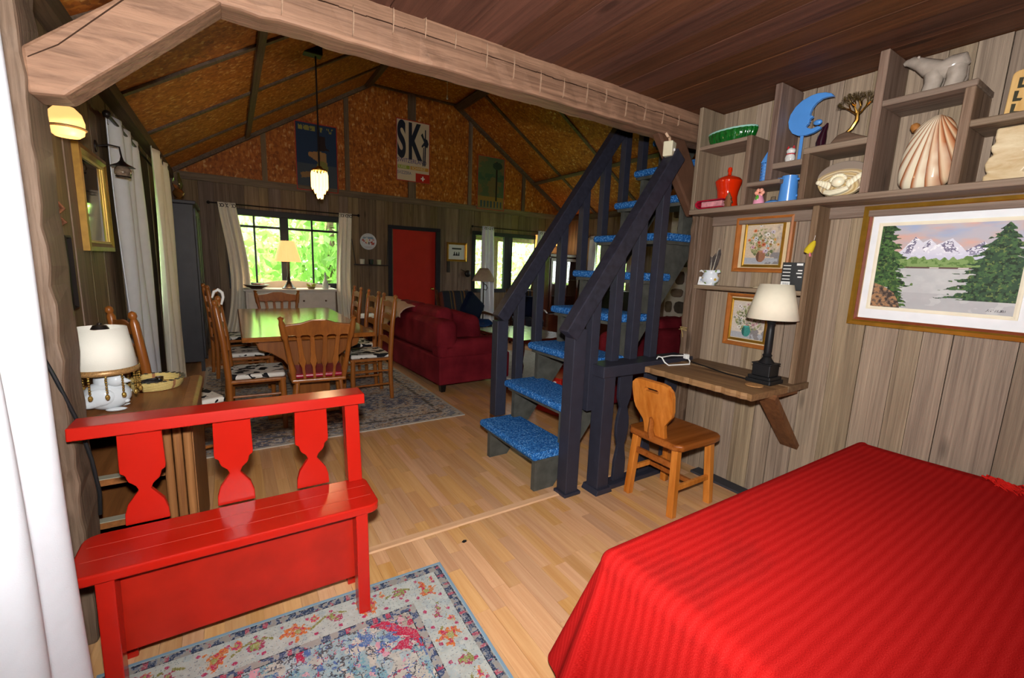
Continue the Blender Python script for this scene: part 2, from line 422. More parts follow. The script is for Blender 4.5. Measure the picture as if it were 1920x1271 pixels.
plank_wall(wr, 0, 2.786, 2.80, YB, 1.93, 0, ZC, m_barn, seams=[-1.4,-1.2,-1.05,-.9,-.72,-.55,-.4,-.22,-.05,.12,.25,.393,.596,.702,.795,.934,1.07,1.2,1.33,1.44,1.57,1.66,1.78,1.87])
wf = struct('wall_far')
backing(wf, 1, 8.0, 8.12, XL, XR, 0, EAVE, m_gap, [W1, W2, DR])
plank_wall(wf, 1, 7.985, 8.0, XL, XR, 0, 2.46, m_dkwall, wid=(.13, .2), holes=[W1, W2, DR], seed=5)
wl = struct('wall_left')
backing(wl, 0, XL - .12, XL - .015, YB, YF, 0, EAVE, m_gap, [WL])
plank_wall(wl, 0, XL - .015, XL, YB, YF, 0, EAVE - .06, m_dkwall, wid=(.13, .2), holes=[WL], seed=9)
wo = struct('wall_outer')
backing(wo, 0, XR + .015, XR + .12, YB, YF, 0, EAVE, m_gap, [WR])
plank_wall(wo, 0, XR, XR + .015, 2.2, YF, 0, EAVE - .06, m_dkwall, wid=(.15, .22), holes=[WR], seed=12)
wb = struct('wall_back')
backing(wb, 1, YB - .1, YB, XL, XR, 0, EAVE, m_dkwall)
MB().prism([(XL, EAVE), (XR, EAVE), (CX1, CZ), (CX0, CZ)], 1, YB - .1, YB).build('gable_panel', m_osb, wb)
# flat plank ceiling of the near room
ce = struct('ceiling')
MB().box((XL, YB, ZC + .02), (2.9, 2.0, ZC + .1)).build('backing', m_gap, ce)
rr = random.Random(21); x = XL
while x < 2.86:
    w_ = rr.uniform(.13, .2); d = rr.uniform(-.004, .004)
    piece('plank', ce, (x + .0015, YB, ZC + d), (min(x + w_, 2.87) - .0015, 2.0, ZC + .022 + d), m_ceil); x += w_
# vaulted ceiling of strand board with battens
va = struct('ceiling_vault')
def zl(x): return EAVE + SL * (x - XL)
def slope_piece(name, side, x0, x1, y0, y1, d0, d1, mat):
    """slab on the roof slope between x0..x1 (measured from the eave side), pushed d0..d1 below the roof plane"""
    v = []
    for d in (d0, d1):
        for (x, y) in ((x0, y0), (x1, y0), (x1, y1), (x0, y1)):
            X = x + d * .536 if side < 0 else (XL + XR) - x - d * .536
            v.append((X, y, zl(x) - d * .844))
    f = [(0,1,2,3),(7,6,5,4),(4,5,1,0),(5,6,2,1),(6,7,3,2),(7,4,0,3)]
    if side > 0: f = [tuple(reversed(q)) for q in f]
    return MB().add(v, f).build(name, mat, va)
ys = [-1.6, -.35, .87, 2.09, 3.33, 4.56, 5.82, 7.04, 8.0]; xs = [XL, .3, 1.25, CX0]
for sd_ in (-1, 1):
    for y0, y1 in zip(ys[:-1], ys[1:]):
        for x0, x1 in zip(xs[:-1], xs[1:]): slope_piece('board_panel', sd_, x0, x1, y0 + .001, y1 - .001, -.03, 0, m_osb)
    for y in ys[1:-1]: slope_piece('batten', sd_, XL, CX0, y - .03, y + .03, 0, .02, m_batten)
    slope_piece('batten', sd_, XL, CX0, 7.9, 7.985, 0, .05, m_batten)
    slope_piece('batten', sd_, .27, .33, YB, YF, .02, .04, m_batten)
    slope_piece('batten', sd_, CX0 - .12, CX0, YB, YF, 0, .05, m_batten)
for y0, y1 in zip(ys[:-1], ys[1:]):
    MB().box((CX0 - .02, y0 + .001, CZ - .0), (CX1 + .02, y1 - .001, CZ + .03)).build('board_panel', m_osb, va)
    MB().box((CX0, y1 - .05, CZ - .03), (CX1, y1 + .03, CZ)).build('batten', m_batten, va)
MB().box((XL, 2.2, 2.44), (XL + .09, 7.98, 2.54)).build('eave_beam', m_batten, va)
MB().box((XR - .09, 2.2, 2.44), (XR, 7.98, 2.54)).build('eave_beam', m_batten, va)
# roof cover keeping daylight out
MB().add([(XL-.3, YB-.3, zl(XL)-.05), (CX0, YB-.3, CZ+.12), (CX1, YB-.3, CZ+.12), (XR+.3, YB-.3, zl(XL)-.05), (XL-.3, YF+1.2, zl(XL)-.05), (CX0, YF+1.2, CZ+.12), (CX1, YF+1.2, CZ+.12), (XR+.3, YF+1.2, zl(XL)-.05)],
         [(0,1,5,4),(1,2,6,5),(2,3,7,6)]).build('roof_deck', m_gap, va, solid=.05)
# gable of strand board above the far wall
def zroof(x): return min(zl(x), zl(XL + XR - x), CZ)
bx_ = [XL, .52, 1.73, 2.84, 4.0, 5.25, XR]
for a, b in zip(bx_[:-1], bx_[1:]):
    top = [(b, zroof(b))] + [(q, CZ) for q in (CX1, CX0) if a < q < b] + [(a, zroof(a))]
    MB().prism([(a + .001, EAVE), (b - .001, EAVE)] + top, 1, 7.99, 8.1).build('board_panel', m_osb, wf)
for b, hw in zip(bx_[1:-1], (.035, .035, .07, .035, .035)):
    MB().box((b - hw, 7.955, EAVE), (b + hw, 7.99, zroof(b) - .02)).build('batten', m_dkwall, wf)
MB().box((XL, 7.95, 2.45), (XR, 7.99, 2.55)).build('plate', wood('plate_wood', '473a2d', '75644f', axis=0), wf)
# hewn frame: main beam, post, knee braces
def hewn(name, mb, mat, sub=0):
    return tag(mb.build(name, mat, None, bevel=.012, seg=2), kind='structure')
def rough_beam():
    mb = MB(); n = 60; rr = random.Random(2); vs = []; x0, x1 = XL, 2.88
    for i in range(n + 1):
        x = x0 + (x1 - x0) * i / n; j = lambda a=.006: rr.uniform(-a, a)
        vs += [(x, 1.975 + j(), 2.255 + j(.003)), (x, 2.12 + j(), 2.262 + j(.004)), (x, 2.12, 2.45), (x, 1.98 + j(.003), 2.45), (x, 1.968 + j(.004), 2.36)]
    fs = [(i*5+k, (i+1)*5+k, (i+1)*5+(k+1) % 5, i*5+(k+1) % 5) for i in range(n) for k in range(5)]
    mb.add(vs, fs + [(0,1,2,3,4), tuple(n*5 + k for k in (4,3,2,1,0))]); return mb
hewn('trim_2', rough_beam(), m_beam)
def rough_post(x0, x1, y0, y1, z0, z1, seed):
    mb = MB(); n = 40; rr = random.Random(seed); vs = []
    for i in range(n + 1):
        z = z0 + (z1 - z0) * i / n; j = lambda: rr.uniform(-.005, .005)
        vs += [(x0 + j(), y0 + j(), z), (x1 + j(), y0 + j(), z), (x1 + j(), y1 + j(), z), (x0 + j(), y1 + j(), z)]
    fs = [(i*4+k, i*4+(k+1) % 4, (i+1)*4+(k+1) % 4, (i+1)*4+k) for i in range(n) for k in range(4)]
    mb.add(vs, fs + [(3,2,1,0), tuple(n*4 + k for k in range(4))]); return mb
TB = bpy.data.objects['trim_2']
cr = MB(); rc = random.Random(3); px = [(.2 + 2.6*i/50, 2.365 - .009*i/50 + rc.uniform(-.004, .004)) for i in range(51)]
for (a, za), (b, zb) in zip(px[:-1], px[1:]): cr.box((a, 1.9645, (za+zb)/2 - .0013), (b + .002, 1.975, (za+zb)/2 + .0013))
m_crk = plain('crack_brown', '3a281d', .9, .1); cr.build('drying_crack', m_crk, TB)
m_axe = plain('pale_axe_cut', '9c7f68', .8, .2, var=.2, vscale=60)
for x, z_ in ((.21, 2.33), (.46, 2.33), (.62, 2.385), (.76, 2.397), (.9, 2.38), (1.06, 2.36), (1.21, 2.352), (1.37, 2.32), (1.52, 2.327), (1.68, 2.338), (1.82, 2.355), (1.98, 2.333), (2.14, 2.337), (2.3, 2.34), (2.45, 2.35)):
    h_ = rc.uniform(.03, .06); MB().prism([(x - .002, z_ - h_), (x + .003, z_ - h_*.8), (x + .007, z_ + h_*.2), (x + .003, z_ + h_)], 1, 1.9638, 1.973).build('axe_mark', m_axe, TB)
hewn('trim_3', rough_post(-.68, -.48, 1.95, 2.15, 0, 2.45, 4), m_post)
m_brace = wood('hewn_brace', '654a39', 'a98268', axis=0, coords='world', vary=.05, grain=40, stretch=.12, bump=.6)
hewn('trim_4', MB().prism([(-.485, 1.855), (-.40, 1.865), (.03, 2.262), (-.165, 2.262), (-.485, 1.985)], 1, 1.965, 2.10), m_brace)
MB().prism([(-.47, 1.955), (-.40, 2.006), (-.24, 2.176), (-.165, 2.25), (-.165, 2.254), (-.242, 2.179), (-.401, 2.009), (-.47, 1.958)], 1, 1.9635, 1.97).build('drying_crack', m_crk, bpy.data.objects['trim_4'])
hewn('trim_5', MB().prism([(2.30, 2.258), (2.56, 2.258), (2.72, 2.06), (2.72, 1.78)], 1, 1.985, 2.05), plain('dark_brace', '5a3d2c', .7, .3, var=.25, vscale=9, bump=.4, bscale=40))
hewn('trim_6', rough_post(2.70, 2.87, 1.93, 1.985, 0, 2.26, 6), m_barnZ2)
tag(MB().box((2.69, .9, .0), (2.785, 1.78, .016)).build('baseboard_right', plain('charcoal_strip', '3b3a3e', .7, .2)), kind='structure')
# ------------------------------------------------------------------ windows and door
def window_far(name, x0, x1, z0, z1, ax, c, mullx, muntins, bar, frame_mat, t=.09):
    """frame, sashes and panes of a window; ax=1: far wall at y=c, ax=0: side wall at x=c, room side is the smaller-c side times s"""
    root = struct(name)
    def bx(n, a, b, d0, d1, zz0, zz1, m, par=root):
        mb = MB().box((a, c + d0, zz0), (b, c + d1, zz1)) if ax == 1 else MB().box((c + min(d0, d1), a, zz0), (c + max(d0, d1), b, zz1))
        return mb.build(n, m, par, bevel=.004, seg=1)
    s = 1 if ax == 1 or c > 0 else -1
    d = lambda q: q * s
    for a, b, p, q in ((x0 - t, x1 + t, z1 - .0, z1 + t), (x0 - t, x1 + t, z0 - t, z0)): bx('casing', a, b, d(-.03), d(.05), p, q, frame_mat)
    for a, b in ((x0 - t, x0), (x1, x1 + t)): bx('casing', a, b, d(-.03), d(.05), z0, z1, frame_mat)
    for m0, m1 in mullx: bx('mullion', m0, m1, d(-.01), d(.06), z0, z1, frame_mat)
    for m in muntins: bx('muntin', m - .014, m + .014, d(.02), d(.05), z0, z1, m_black)
    for zb in bar: bx('muntin', x0, x1, d(.02), d(.05), zb - .018, zb + .018, m_black)
    es = [x0] + [q for m in sorted(list(mullx) + [(m - .014, m + .014) for m in muntins]) for q in m] + [x1]
    for a, b in zip(es[::2], es[1::2]):
        zz = [z0] + sorted(bar) + [z1]
        for p, q in zip(zz[:-1], zz[1:]):
            g = bx('pane', a, b, d(.032), d(.036), p, q, m_pane); g.modifiers.clear()
    return root
m_wframe = plain('dark_navy_trim', '1e1d24', .5, .3)
m_sash = plain('red_brown_sash', '54271c', .5, .3)
window_far('window_1', W1[0], W1[1], W1[2], W1[3], 1, 8.0, [(.69, .81)], [.34, 1.16], [1.86], m_wframe)
window_far('window_2', W2[0], W2[1], W2[2], W2[3], 1, 8.0, [(4.84, 4.93), (4.93, 5.04)], [], [], m_wframe, t=.08)
window_far('window_3', WR[0], WR[1], WR[2], WR[3], 0, XR + .0, [(6.42, 6.52)], [], [], m_sash, t=.08)
window_far('window_4', WL[0], WL[1], WL[2], WL[3], 0, XL, [(5.16, 5.24)], [], [], m_wframe, t=.06)
dr = struct('door_1')
MB().box((2.47, 8.0, .0), (3.31, 8.045, 1.985)).build('door_leaf', plain('red_door_paint', 'ac2415', .5, .3, var=.08, vscale=5), dr)
for a, b, p, q in ((2.40, 2.47, 0, 1.985), (3.31, 3.40, 0, 1.985), (2.40, 3.40, 1.985, 2.05)):
    MB().box((a, 7.955, p), (b, 8.04, q)).build('casing', m_wframe, dr, bevel=.004)
MB().lathe([(.0, 0), (.025, .0), (.012, .015), (.012, .035), (.026, .045), (.026, .06), (.0, .068)], 12, Matrix.Translation((3.24, 8.0, .92)) @ Matrix.Rotation(PI/2, 4, 'X')).build('door_knob', m_brass, dr, smooth=True)
# ------------------------------------------------------------------ red bench
bench = empty('bench', (0, 0, 0), 0, 'glossy red wooden bench with cut-out back splats beside the timber post', 'bench')
def rrect(x0, y0, x1, y1, r, n=5):
    out = []
    for cx, cy, a0 in ((x1-r, y1-r, 0), (x0+r, y1-r, 90), (x0+r, y0+r, 180), (x1-r, y0+r, 270)):
        for k in range(n + 1):
            a = rad(a0 + 90 * k / n); out.append((cx + r*math.cos(a), cy + r*math.sin(a)))
    return out
MB().prism(rrect(-.462, 1.615, .448, 1.872, .045), 2, .428, .462).build('seat', m_red, bench, bevel=.007, seg=3)
for y_ in (1.70, 1.785): MB().box((-.44, y_, .4615), (.43, y_ + .0009, .4625)).build('seat_seam', plain('pale_red_scuff', 'b8453a', .5), bench)
for x in (-.395, .355):
    MB().prism([(1.625, .428), (1.70, .428), (1.66, .0105), (1.605, .0105)], 0, x, x + .045).build('leg', m_red, bench, bevel=.004)
    MB().prism([(1.80, .428), (1.86, .428), (1.865, .0), (1.81, .0)], 0, x, x + .045).build('leg', m_red, bench, bevel=.004)
MB().box((-.36, 1.70, .115), (.362, 1.72, .428)).build('apron', plain('red_apron_paint', 'a01e10', .3, .4, var=.14, vscale=9), bench, bevel=.003)
MB().prism([(1.852, .80), (1.965, .80), (1.972, .842), (1.858, .842)], 0, -.472, .452).build('top_rail', m_red, bench, bevel=.004)
hw = [(.46, .062), (.50, .06), (.535, .05), (.56, .033), (.583, .017), (.60, .024), (.617, .042), (.63, .047), (.642, .049), (.652, .062), (.665, .063), (.80, .06)]
sp = MB().prism([(-b, a) for a, b in hw] + [(b, a) for a, b in reversed(hw)], 1, -.011, .011).build('back_splat', m_red, bench, loc=(-.298, 1.895, 0), bevel=.003)
for x in (-.03, .243): share(sp, 'back_splat', bench, (x, 1.895, 0))
MB().prism([(1.84, .462), (1.91, .462), (1.945, .80), (1.885, .80)], 0, .375, .432).build('back_post', m_red, bench, bevel=.004)

# ------------------------------------------------------------------ patterned rug by the bench
def rug_art():
    w, h = 1.21, 1.78; a = Art(w, h, .0036); X = a.u * w; Y = a.v * h
    d = np.minimum(np.minimum(X, w - X), np.minimum(Y, h - Y))
    along = np.where((np.minimum(Y, h - Y) < np.minimum(X, w - X)), X, Y)
    n1 = fbm(X*14, Y*14, 1); n2 = fbm(X*60, Y*60, 5, 3); n3 = fbm(X*28, Y*28, 9)
    a.put(d > -1, 'a9bfc6'); 
    a.put((d > .016) & (d < .05), '8a93a3'); a.put((d > .016) & (d < .05) & (n2 > .47), '3c4a66'); a.put((d > .016) & (d < .05) & (np.mod(along, .06) < .016) & (n3 > .35), 'b6596a'); a.put((d > .018) & (d < .022), '2b2f3a'); a.put((d > .046) & (d < .05), '2e3440')
    band = (d > .05) & (d < .19); a.put(band, 'c5cbc5'); a.put(band & (n3 > .58), 'b7c2c3')
    q = np.mod(along, .26); 
    def flower(off, r, c1, c2, dc=.12):
        cx = q - off; rr_ = np.hypot(cx, d - dc); th = np.arctan2(d - dc, cx); edge = r * (.82 + .12 * np.cos(th * 8) + 1.5 * (n2 - .47) + .8 * (n3 - .47))
        a.put(band & (rr_ < edge), c1); a.put(band & (rr_ < edge * .75) & (n2 > .5), c2); a.put(band & (rr_ < edge) & (n2 < .36), 'c9c4b4'); a.put(band & (rr_ < edge * .3), 'a3a55f')
    flower(.07, .048, 'd9793f', 'c33a55'); flower(.20, .032, 'b04464', '8c9a52', .115); flower(.135, .02, 'e08a52', 'c7456a', .085)
    a.put(band & (np.abs(d - .12 - .03 * np.sin(along * 24)) < .006) & (q > .11) & (q < .25) & (n2 > .42), '8d8b4e')
    a.put(band & (np.hypot(np.mod(along, .087) - .043, d - .165) < .008), 'bb3f66'); a.put(band & (np.hypot(np.mod(along, .087) - .02, d - .075) < .007), 'bb3f66')
    b2 = (d > .19) & (d < .225); a.put(b2, '9aa2ae'); a.put(b2 & (n2 > .45), '4a587a'); a.put(b2 & (np.mod(along, .05) < .017) & (n3 > .4), 'b84a62'); a.put((d > .19) & (d < .194), '2d3138'); a.put((d > .221) & (d < .226), '2d3138')
    f = d > .225; a.put(f, 'c9c3b8'); a.put(f & (n1 > .5), 'b3c3c9'); a.put(f & (fbm(X*7, Y*7, 21) > .54), 'a3bcc4'); a.put(f & (fbm(X*9, Y*9, 31) > .58) & (n2 > .38), '7fabb8'); a.put(f & (fbm(X*9, Y*9, 41) > .62), 'd8cdbf')
    e = np.abs(fbm(X*11, Y*11, 51) - .48); a.put(f & (e < .012) & (n2 > .36), '4a5f96'); a.put(f & (np.abs(fbm(X*12, Y*12, 61) - .46) < .011), '5d5b5f')
    cor = np.minimum(X, w - X) + np.minimum(Y, h - Y); jag = .09 * (fbm(X*16, Y*16, 71) - .5)
    a.put(f & (cor + jag > .55) & (cor + jag < .62), 'c9304f'); a.put(f & (cor + jag > .47) & (cor + jag < .545), 'b9ab9c'); a.put(f & (cor + jag < .47) & (n2 > .5), '8d949a')
    a.put(f & (np.abs(fbm(X*19, Y*19, 65) - .5) < .012) & (n2 > .34), '3f4652'); a.put(f & (np.abs(fbm(X*24, Y*24, 67) - .5) < .016) & (n2 > .42), '5a74a8'); a.put(f & (np.abs(fbm(X*17, Y*17, 69) - .45) < .014) & (n2 > .4), 'b4506a'); a.put(f & (fbm(X*10, Y*10, 81) > .65), 'c43556'); a.put(f & (fbm(X*20, Y*20, 91) > .69), 'e0a0ae'); a.put(f & (fbm(X*20, Y*20, 95) > .67), '5a76b0')
    wn = vn(X*330, Y*330, 77); a.put((d > .016) & (wn > .66), 'c6c0b4', .5); a.put((d > .016) & (wn < .16), '5f6470', .45); a.put((d > .016) & (d < .05) & (n2 < .40), 'a9a49c'); a.put((d > .19) & (d < .225) & (n2 < .40), 'b0aaa2'); a.c *= (.80 + .14 * n2)[..., None]; a.put(d < .012, '7893a6'); return a
rug = empty('rug', (.757, 1.745, .001), rad(-1.4), 'colourful oriental-style rug with pale blue edge lying by the red bench', 'rug')
ra = rug_art(); pile = ra.build('pile', vcol('rug_pile', .95, .05, .5, 500), rug, (-1.21, -1.78, .0085), center=False)
MB().box((-1.21, -1.78, 0), (0, 0, .008)).build('backing', plain('rug_edge', '8ba6bb', .9, .1), rug)

# ------------------------------------------------------------------ bed with red blanket
bed = empty('bed', (0, 0, 0), 0, 'single bed under a red blanket against the plank wall', 'bed')
MB().box((.98, -.98, .30), (2.74, .82, .52)).build('mattress', m_cream, bed, bevel=.05, seg=3)
MB().box((1.0, -.96, .16), (2.74, .80, .30)).build('box_base', plain('bed_base', '6b5a4a', .8, .2), bed)
for x in (1.05, 2.66):
    for y in (-.9, .74): MB().lathe([(.025, 0), (.03, .16)], 10, Matrix.Translation((x, y, 0))).build('leg', m_black, bed)
def blanket():
    x0, x1, y0, y1, zt, hem = .955, 2.775, -1.0, .845, .552, .50
    nu, nv = 230, 240; vs = []; uv = []
    for j in range(nv + 1):
        for i in range(nu + 1):
            s = x0 - hem + (x1 - x0 + hem) * i / nu; t = y0 - hem + (y1 - y0 + 2*hem) * j / nv
            dx = max(0, x0 - s); dy = (t - y1) if t > y1 else ((t - y0) if t < y0 else 0); d = math.hypot(dx, dy)
            px, py = max(s, x0), min(max(t, y0), y1); z = zt
            if d > 0:
                ux, uy = -dx / d, dy / d; dd = min(d, hem); r = .05; arc = r * PI / 2
                if dd < arc: a = dd / r; o = r * math.sin(a); z = zt - r * (1 - math.cos(a))
                else:
                    k = dd - arc; ang = math.atan2(abs(dy), dx); fold = .02 * math.sin(ang * 7 + 1) * k / hem + .012 * math.sin((px * 9 if dy else py * 8)) * k / hem
                    flare = .16 if not (dx and dy) else .30
                    o = r + k * flare + fold; z = zt - r - k * (.985 if flare < .2 else .955)
                px += ux * o; py += uy * o
            else:
                z += .006 * math.sin(s * 3.1 + t) + .004 * math.sin(t * 5.3 - s * 2) - .012 * max(0, 1 - (x1 - s) / .08)
                e = x1 - s
                if e < .22 and t > y1 - .9: z += .010 * math.sin((1 - e / .22) * PI / 2) ** 2
            vs.append((px, py, z)); uv.append((s, t))
    fs = [(j*(nu+1)+i, j*(nu+1)+i+1, (j+1)*(nu+1)+i+1, (j+1)*(nu+1)+i) for j in range(nv) for i in range(nu)]
    mb = MB(); mb.v = vs; mb.f = fs
    t = NT('red_ribbed_wool'); u = t.add('ShaderNodeUVMap', uv_map='UVMap'); sp_ = t.add('ShaderNodeSeparateXYZ', i_0=u.outputs[0])
    jit = t.add('ShaderNodeTexNoise', i_Vector=u.outputs[0], i_Scale=14., i_Detail=2.); fine = t.add('ShaderNodeTexNoise', i_Vector=u.outputs[0], i_Scale=420., i_Detail=2.)
    wv = t.math('SINE', t.math('ADD', t.math('MULTIPLY', sp_.outputs[1], 215.), t.math('MULTIPLY', jit.outputs[0], 2.5)))
    hgt = t.math('ADD', t.math('MULTIPLY', wv, .5), t.math('MULTIPLY', fine.outputs[0], .9))
    col = t.ramp(t.math('ADD', t.math('MULTIPLY', wv, .07), fine.outputs[0]), [(.3, hx('8f1110')), (.55, hx('ad1b1a')), (.8, hx('c22f2b'))])
    t.bump(hgt, .14, .005); mt = t.out(col, 1., .03); 
    o = mb.build('blanket', mt, None, smooth=True)
    ul = o.data.uv_layers.new(name='UVMap'); idx = np.zeros(len(o.data.loops), np.int32); o.data.loops.foreach_get('vertex_index', idx)
    ul.data.foreach_set('uv', np.array(uv, np.float32)[idx].ravel()); o.data.shade_smooth()
    return o
bl = tag(blanket(), 'red ribbed wool blanket with fringe spread over the bed', 'blanket')
fr = MB(); rf = random.Random(5)
for k in range(70):
    y = .10 + .30 * k / 70 + rf.uniform(-.006, .006); L = rf.uniform(.05, .11)
    p = Vector((2.735 + rf.uniform(-.02, .02), y, .562)); pts = [p, p + Vector((-.02, rf.uniform(-.02, .02), .016)), p + Vector((-L*.6, -.03 + rf.uniform(-.02, .02), .014)), p + Vector((-L, -.045 + rf.uniform(-.03, .02), .006))]
    fr.tube(pts, [.0032, .004, .0036, .002], 5)
tag(fr.build('fringe', plain('red_yarn', 'd0201a', .9, .1), bl, smooth=True), kind='stuff')

# ------------------------------------------------------------------ curtains
def curtain(name, label, loc, rz, width, z0, z1, folds, depth, mat, grp=None, sweep=0, grommets=True, nu=120, nv=40, ramp_=1., seed=0, bulge=False):
    """a hanging cloth in local xz; sweep pulls the lower part sideways (local +x) as if tied back"""
    root = empty(name, loc, rz, label, 'curtain', grp)
    def fn(u, v):
        z = z0 + (z1 - z0) * v; k = 1 - v; spread = 1 + ramp_ * .25 * k
        x = (u - .5) * width * spread + sweep * (math.sin(PI * k ** 1.2) if bulge else k ** 1.6)
        y = depth * math.sin(u * folds * 2 * PI + .5 * math.sin(k * 3 + seed)) * (.7 + .5 * k) + .01 * math.sin(k * 5 + u * 9 + seed)
        return (x, y, z)
    c = MB().surf(fn, nu, nv).build('cloth', mat, root, smooth=True, solid=.004)
    if grommets:
        for k in range(int(folds * 2)):
            u = (k + .5) / (folds * 2); x, y, z = fn(u, 1)
            n = 14; pts = [(x + .021 * math.cos(2*PI*q/n), y - .0, z - .045 + .021 * math.sin(2*PI*q/n)) for q in range(n + 1)]
            MB().tube(pts, .005, 6).build('grommet', m_iron, root, smooth=True)
    return root
curtain('curtain', 'white floor-length curtain hanging at the near left in front of the bench', (-.42, .99, 0), PI/2, 1.16, .015, 2.36, 4.25, .035, m_curt, grommets=False, nu=160, ramp_=.22, seed=2)
m_rod = m_iron

# ------------------------------------------------------------------ stairs
st = empty('staircase', (1.6, 2.4, 0), 0, 'steep navy-painted open staircase with blue carpeted treads', 'staircase')
def TX(k): return 1.49 + .2005 * k
def TZ(k): return .278 + .278 * k
def S(mb, n, m, **k):
    o = mb.build(n, m, st, **k); o.location = (-1.6, -2.4, 0); return o
for k in range(10):
    b = S(MB().box((TX(k) + .03, 2.06, TZ(k) - .075), (TX(k) + .30, 2.715, TZ(k) - .045)), 'tread', m_stringer)
    y0 = 2.045; c = MB()
    def prof(k=k): return rrect(TX(k), TZ(k) - .052, TX(k) + .325, TZ(k), .022, 4)
    c.prism(prof(), 1, 2.045, 2.73); o = c.build('carpet', m_carpet, b, bevel=.006, smooth=True)
for y0 in (2.085, 2.655):
    pts = []
    for k in range(10):
        pts += [(TX(k) + .05, TZ(k) - .278 if k else 0), (TX(k) + .05, TZ(k) - .075)]
        if k < 9: pts.append((TX(k+1) + .05, TZ(k) - .075))
    pts.append((TX(9) + .30, TZ(9) - .075)); pts.append((TX(9) + .30, TZ(9) - .30)); pts.append((TX(0) + .20, .0))
    pts2 = [pts[0]]
    for q in pts[1:]:
        if q != pts2[-1]: pts2.append(q)
    S(MB().prism(pts2, 1, y0, y0 + .038), 'stringer', m_stringer)
sl = .278 / .2005
def rail(xa, za, xb, y, hgt, wid):
    """board rail following the stairs, bottom line from (xa,za)"""
    zb = za + (xb - xa) * sl; d = Vector((xb - xa, 0, zb - za)).normalized(); n = Vector((-d.z, 0, d.x))
    P = [Vector((xa, 0, za)), Vector((xb, 0, zb)), Vector((xb, 0, zb)) + n * hgt, Vector((xa, 0, za)) + n * hgt]
    return MB().prism([(p.x, p.z) for p in P], 1, y, y + wid)
m_navyrail = plain('navy_paint_worn', '2a2a35', .45, .4, var=.3, vscale=30)
S(rail(1.685, .985, 2.50, 1.925, .10, .085), 'handrail', m_navyrail, bevel=.006)
S(rail(1.70, .985, 3.10, 2.735, .10, .085), 'handrail', m_navyrail, bevel=.006)
zr = lambda x: .985 + (x - 1.69) * sl
S(MB().box((1.672, 1.935, 0), (1.768, 2.025, zr(1.70) + .05)), 'newel_post', m_navy, bevel=.004)
S(MB().box((1.655, 1.92, 0), (1.785, 2.035, .022)), 'newel_foot', m_navy, bevel=.006)
S(MB().box((1.622, 2.735, TZ(0)), (1.715, 2.815, zr(1.66) + .06)), 'newel_post', m_navy, bevel=.004)
for x, zb in ((1.855, TZ(1) - .03), (2.035, .828), (2.205, .828), (2.395, .828)):
    S(MB().box((x - .033, 1.955, zb), (x + .033, 2.012, zr(x) + .02)), 'baluster', m_navy, bevel=.003)
for i, x in enumerate((1.83, 2.0, 2.21, 2.415, 2.62, 2.83, 3.03)):
    S(MB().box((x - .033, 2.742, TZ(i + 1) - .05 if i else TZ(1) - .05), (x + .033, 2.80, zr(x) + .02)), 'baluster', m_navy, bevel=.003)
for z in (.22, .5): 
    for y in (1.955, 1.985): S(MB().lathe([(.006, 0), (.006, .004), (0, .006)], 8, Matrix.Translation((1.768, y, z)) @ Matrix.Rotation(PI/2, 4, 'Y')), 'screw', m_chrome)
# low railing between the stairs and the wall
lr = empty('railing', (1.92, 1.92, 0), 0, 'low navy railing with cut-out balusters between staircase and desk', 'railing')
def Lr(mb, n, **k):
    o = mb.build(n, m_navy, lr, **k); o.location = (-1.92, -1.92, 0); return o
Lr(MB().box((1.868, 1.865, .02), (1.962, 1.965, .755)), 'post', bevel=.004)
Lr(MB().prism([(1.845, 0), (1.985, 0), (1.97, .035), (1.86, .035)], 1, 1.845, 1.985), 'post_foot', bevel=.003)
Lr(MB().box((1.985, 1.868, 0), (2.695, 1.962, .03)), 'bottom_rail', bevel=.004)
Lr(MB().box((1.848, 1.855, .755), (2.695, 2.015, .828)), 'top_rail', bevel=.006)
hb = [(.03, .052), (.16, .05), (.2, .042), (.25, .032), (.275, .03), (.30, .038), (.34, .05), (.4, .056), (.46, .05), (.5, .038), (.53, .03), (.56, .042), (.59, .055), (.62, .058), (.755, .058)]
jb = Lr(MB().prism([(-b, a) for a, b in hb] + [(b, a) for a, b in reversed(hb)], 1, 1.905, 1.927), 'baluster', bevel=.003)
jb.location = (2.10 - 1.92, -1.92, 0)
for x in (2.34, 2.56): share(jb, 'baluster', lr, (x - 1.92, -1.92, 0))

# ------------------------------------------------------------------ desk and wall shelf of old boards
dk = empty('wall_desk', (2.5, 1.5, .8), 0, 'rough barn-board desk top fixed to the plank wall', 'desk')
def D(mb, n, m, root=dk, **k):
    o = mb.build(n, m, root, **k); o.location = -root.location; return o
rd = random.Random(8); edge = [(2.205 + rd.uniform(-.006, .006), 1.16 + .69 * i / 24) for i in range(25)]
D(MB().prism([(2.56, 1.16)] + edge[:] + [(2.23, 1.868), (2.56, 1.895)], 2, .765, .80), 'board', wood('desk_board', '6a4a30', '9c7850', axis=1, vary=.08, bump=.5))
D(MB().box((2.562, 1.155, .768), (2.785, 1.90, .803)), 'board', wood('desk_board2', '5e4530', '8a7052', axis=1, vary=.08, bump=.5))
D(MB().bar((2.40, 1.185, .765), (2.765, 1.20, .41), .03, .095, up=(0, 1, 0)).box((2.40, 1.17, .745), (2.70, 1.20, .765)), 'bracket', wood('bracket_wood', '5d3a22', '8a5c38', axis=2, vary=.05, bump=.4))
sh = empty('wall_shelf', (2.66, 1.2, 1.8), 0, 'stepped barn-board display shelf above the desk and landscape painting', 'shelf')
def B(n, y0, z0, y1, z1, x0=2.55, x1=2.785, m=None):
    flat = (y1 - y0) > (z1 - z0); o = MB().box((x0, y0, z0), (x1, y1, z1)).build(n, m or (m_barnY if flat else m_barnZ2), sh, bevel=.003, seg=1); o.location = (-2.66, -1.2, -1.8); return o
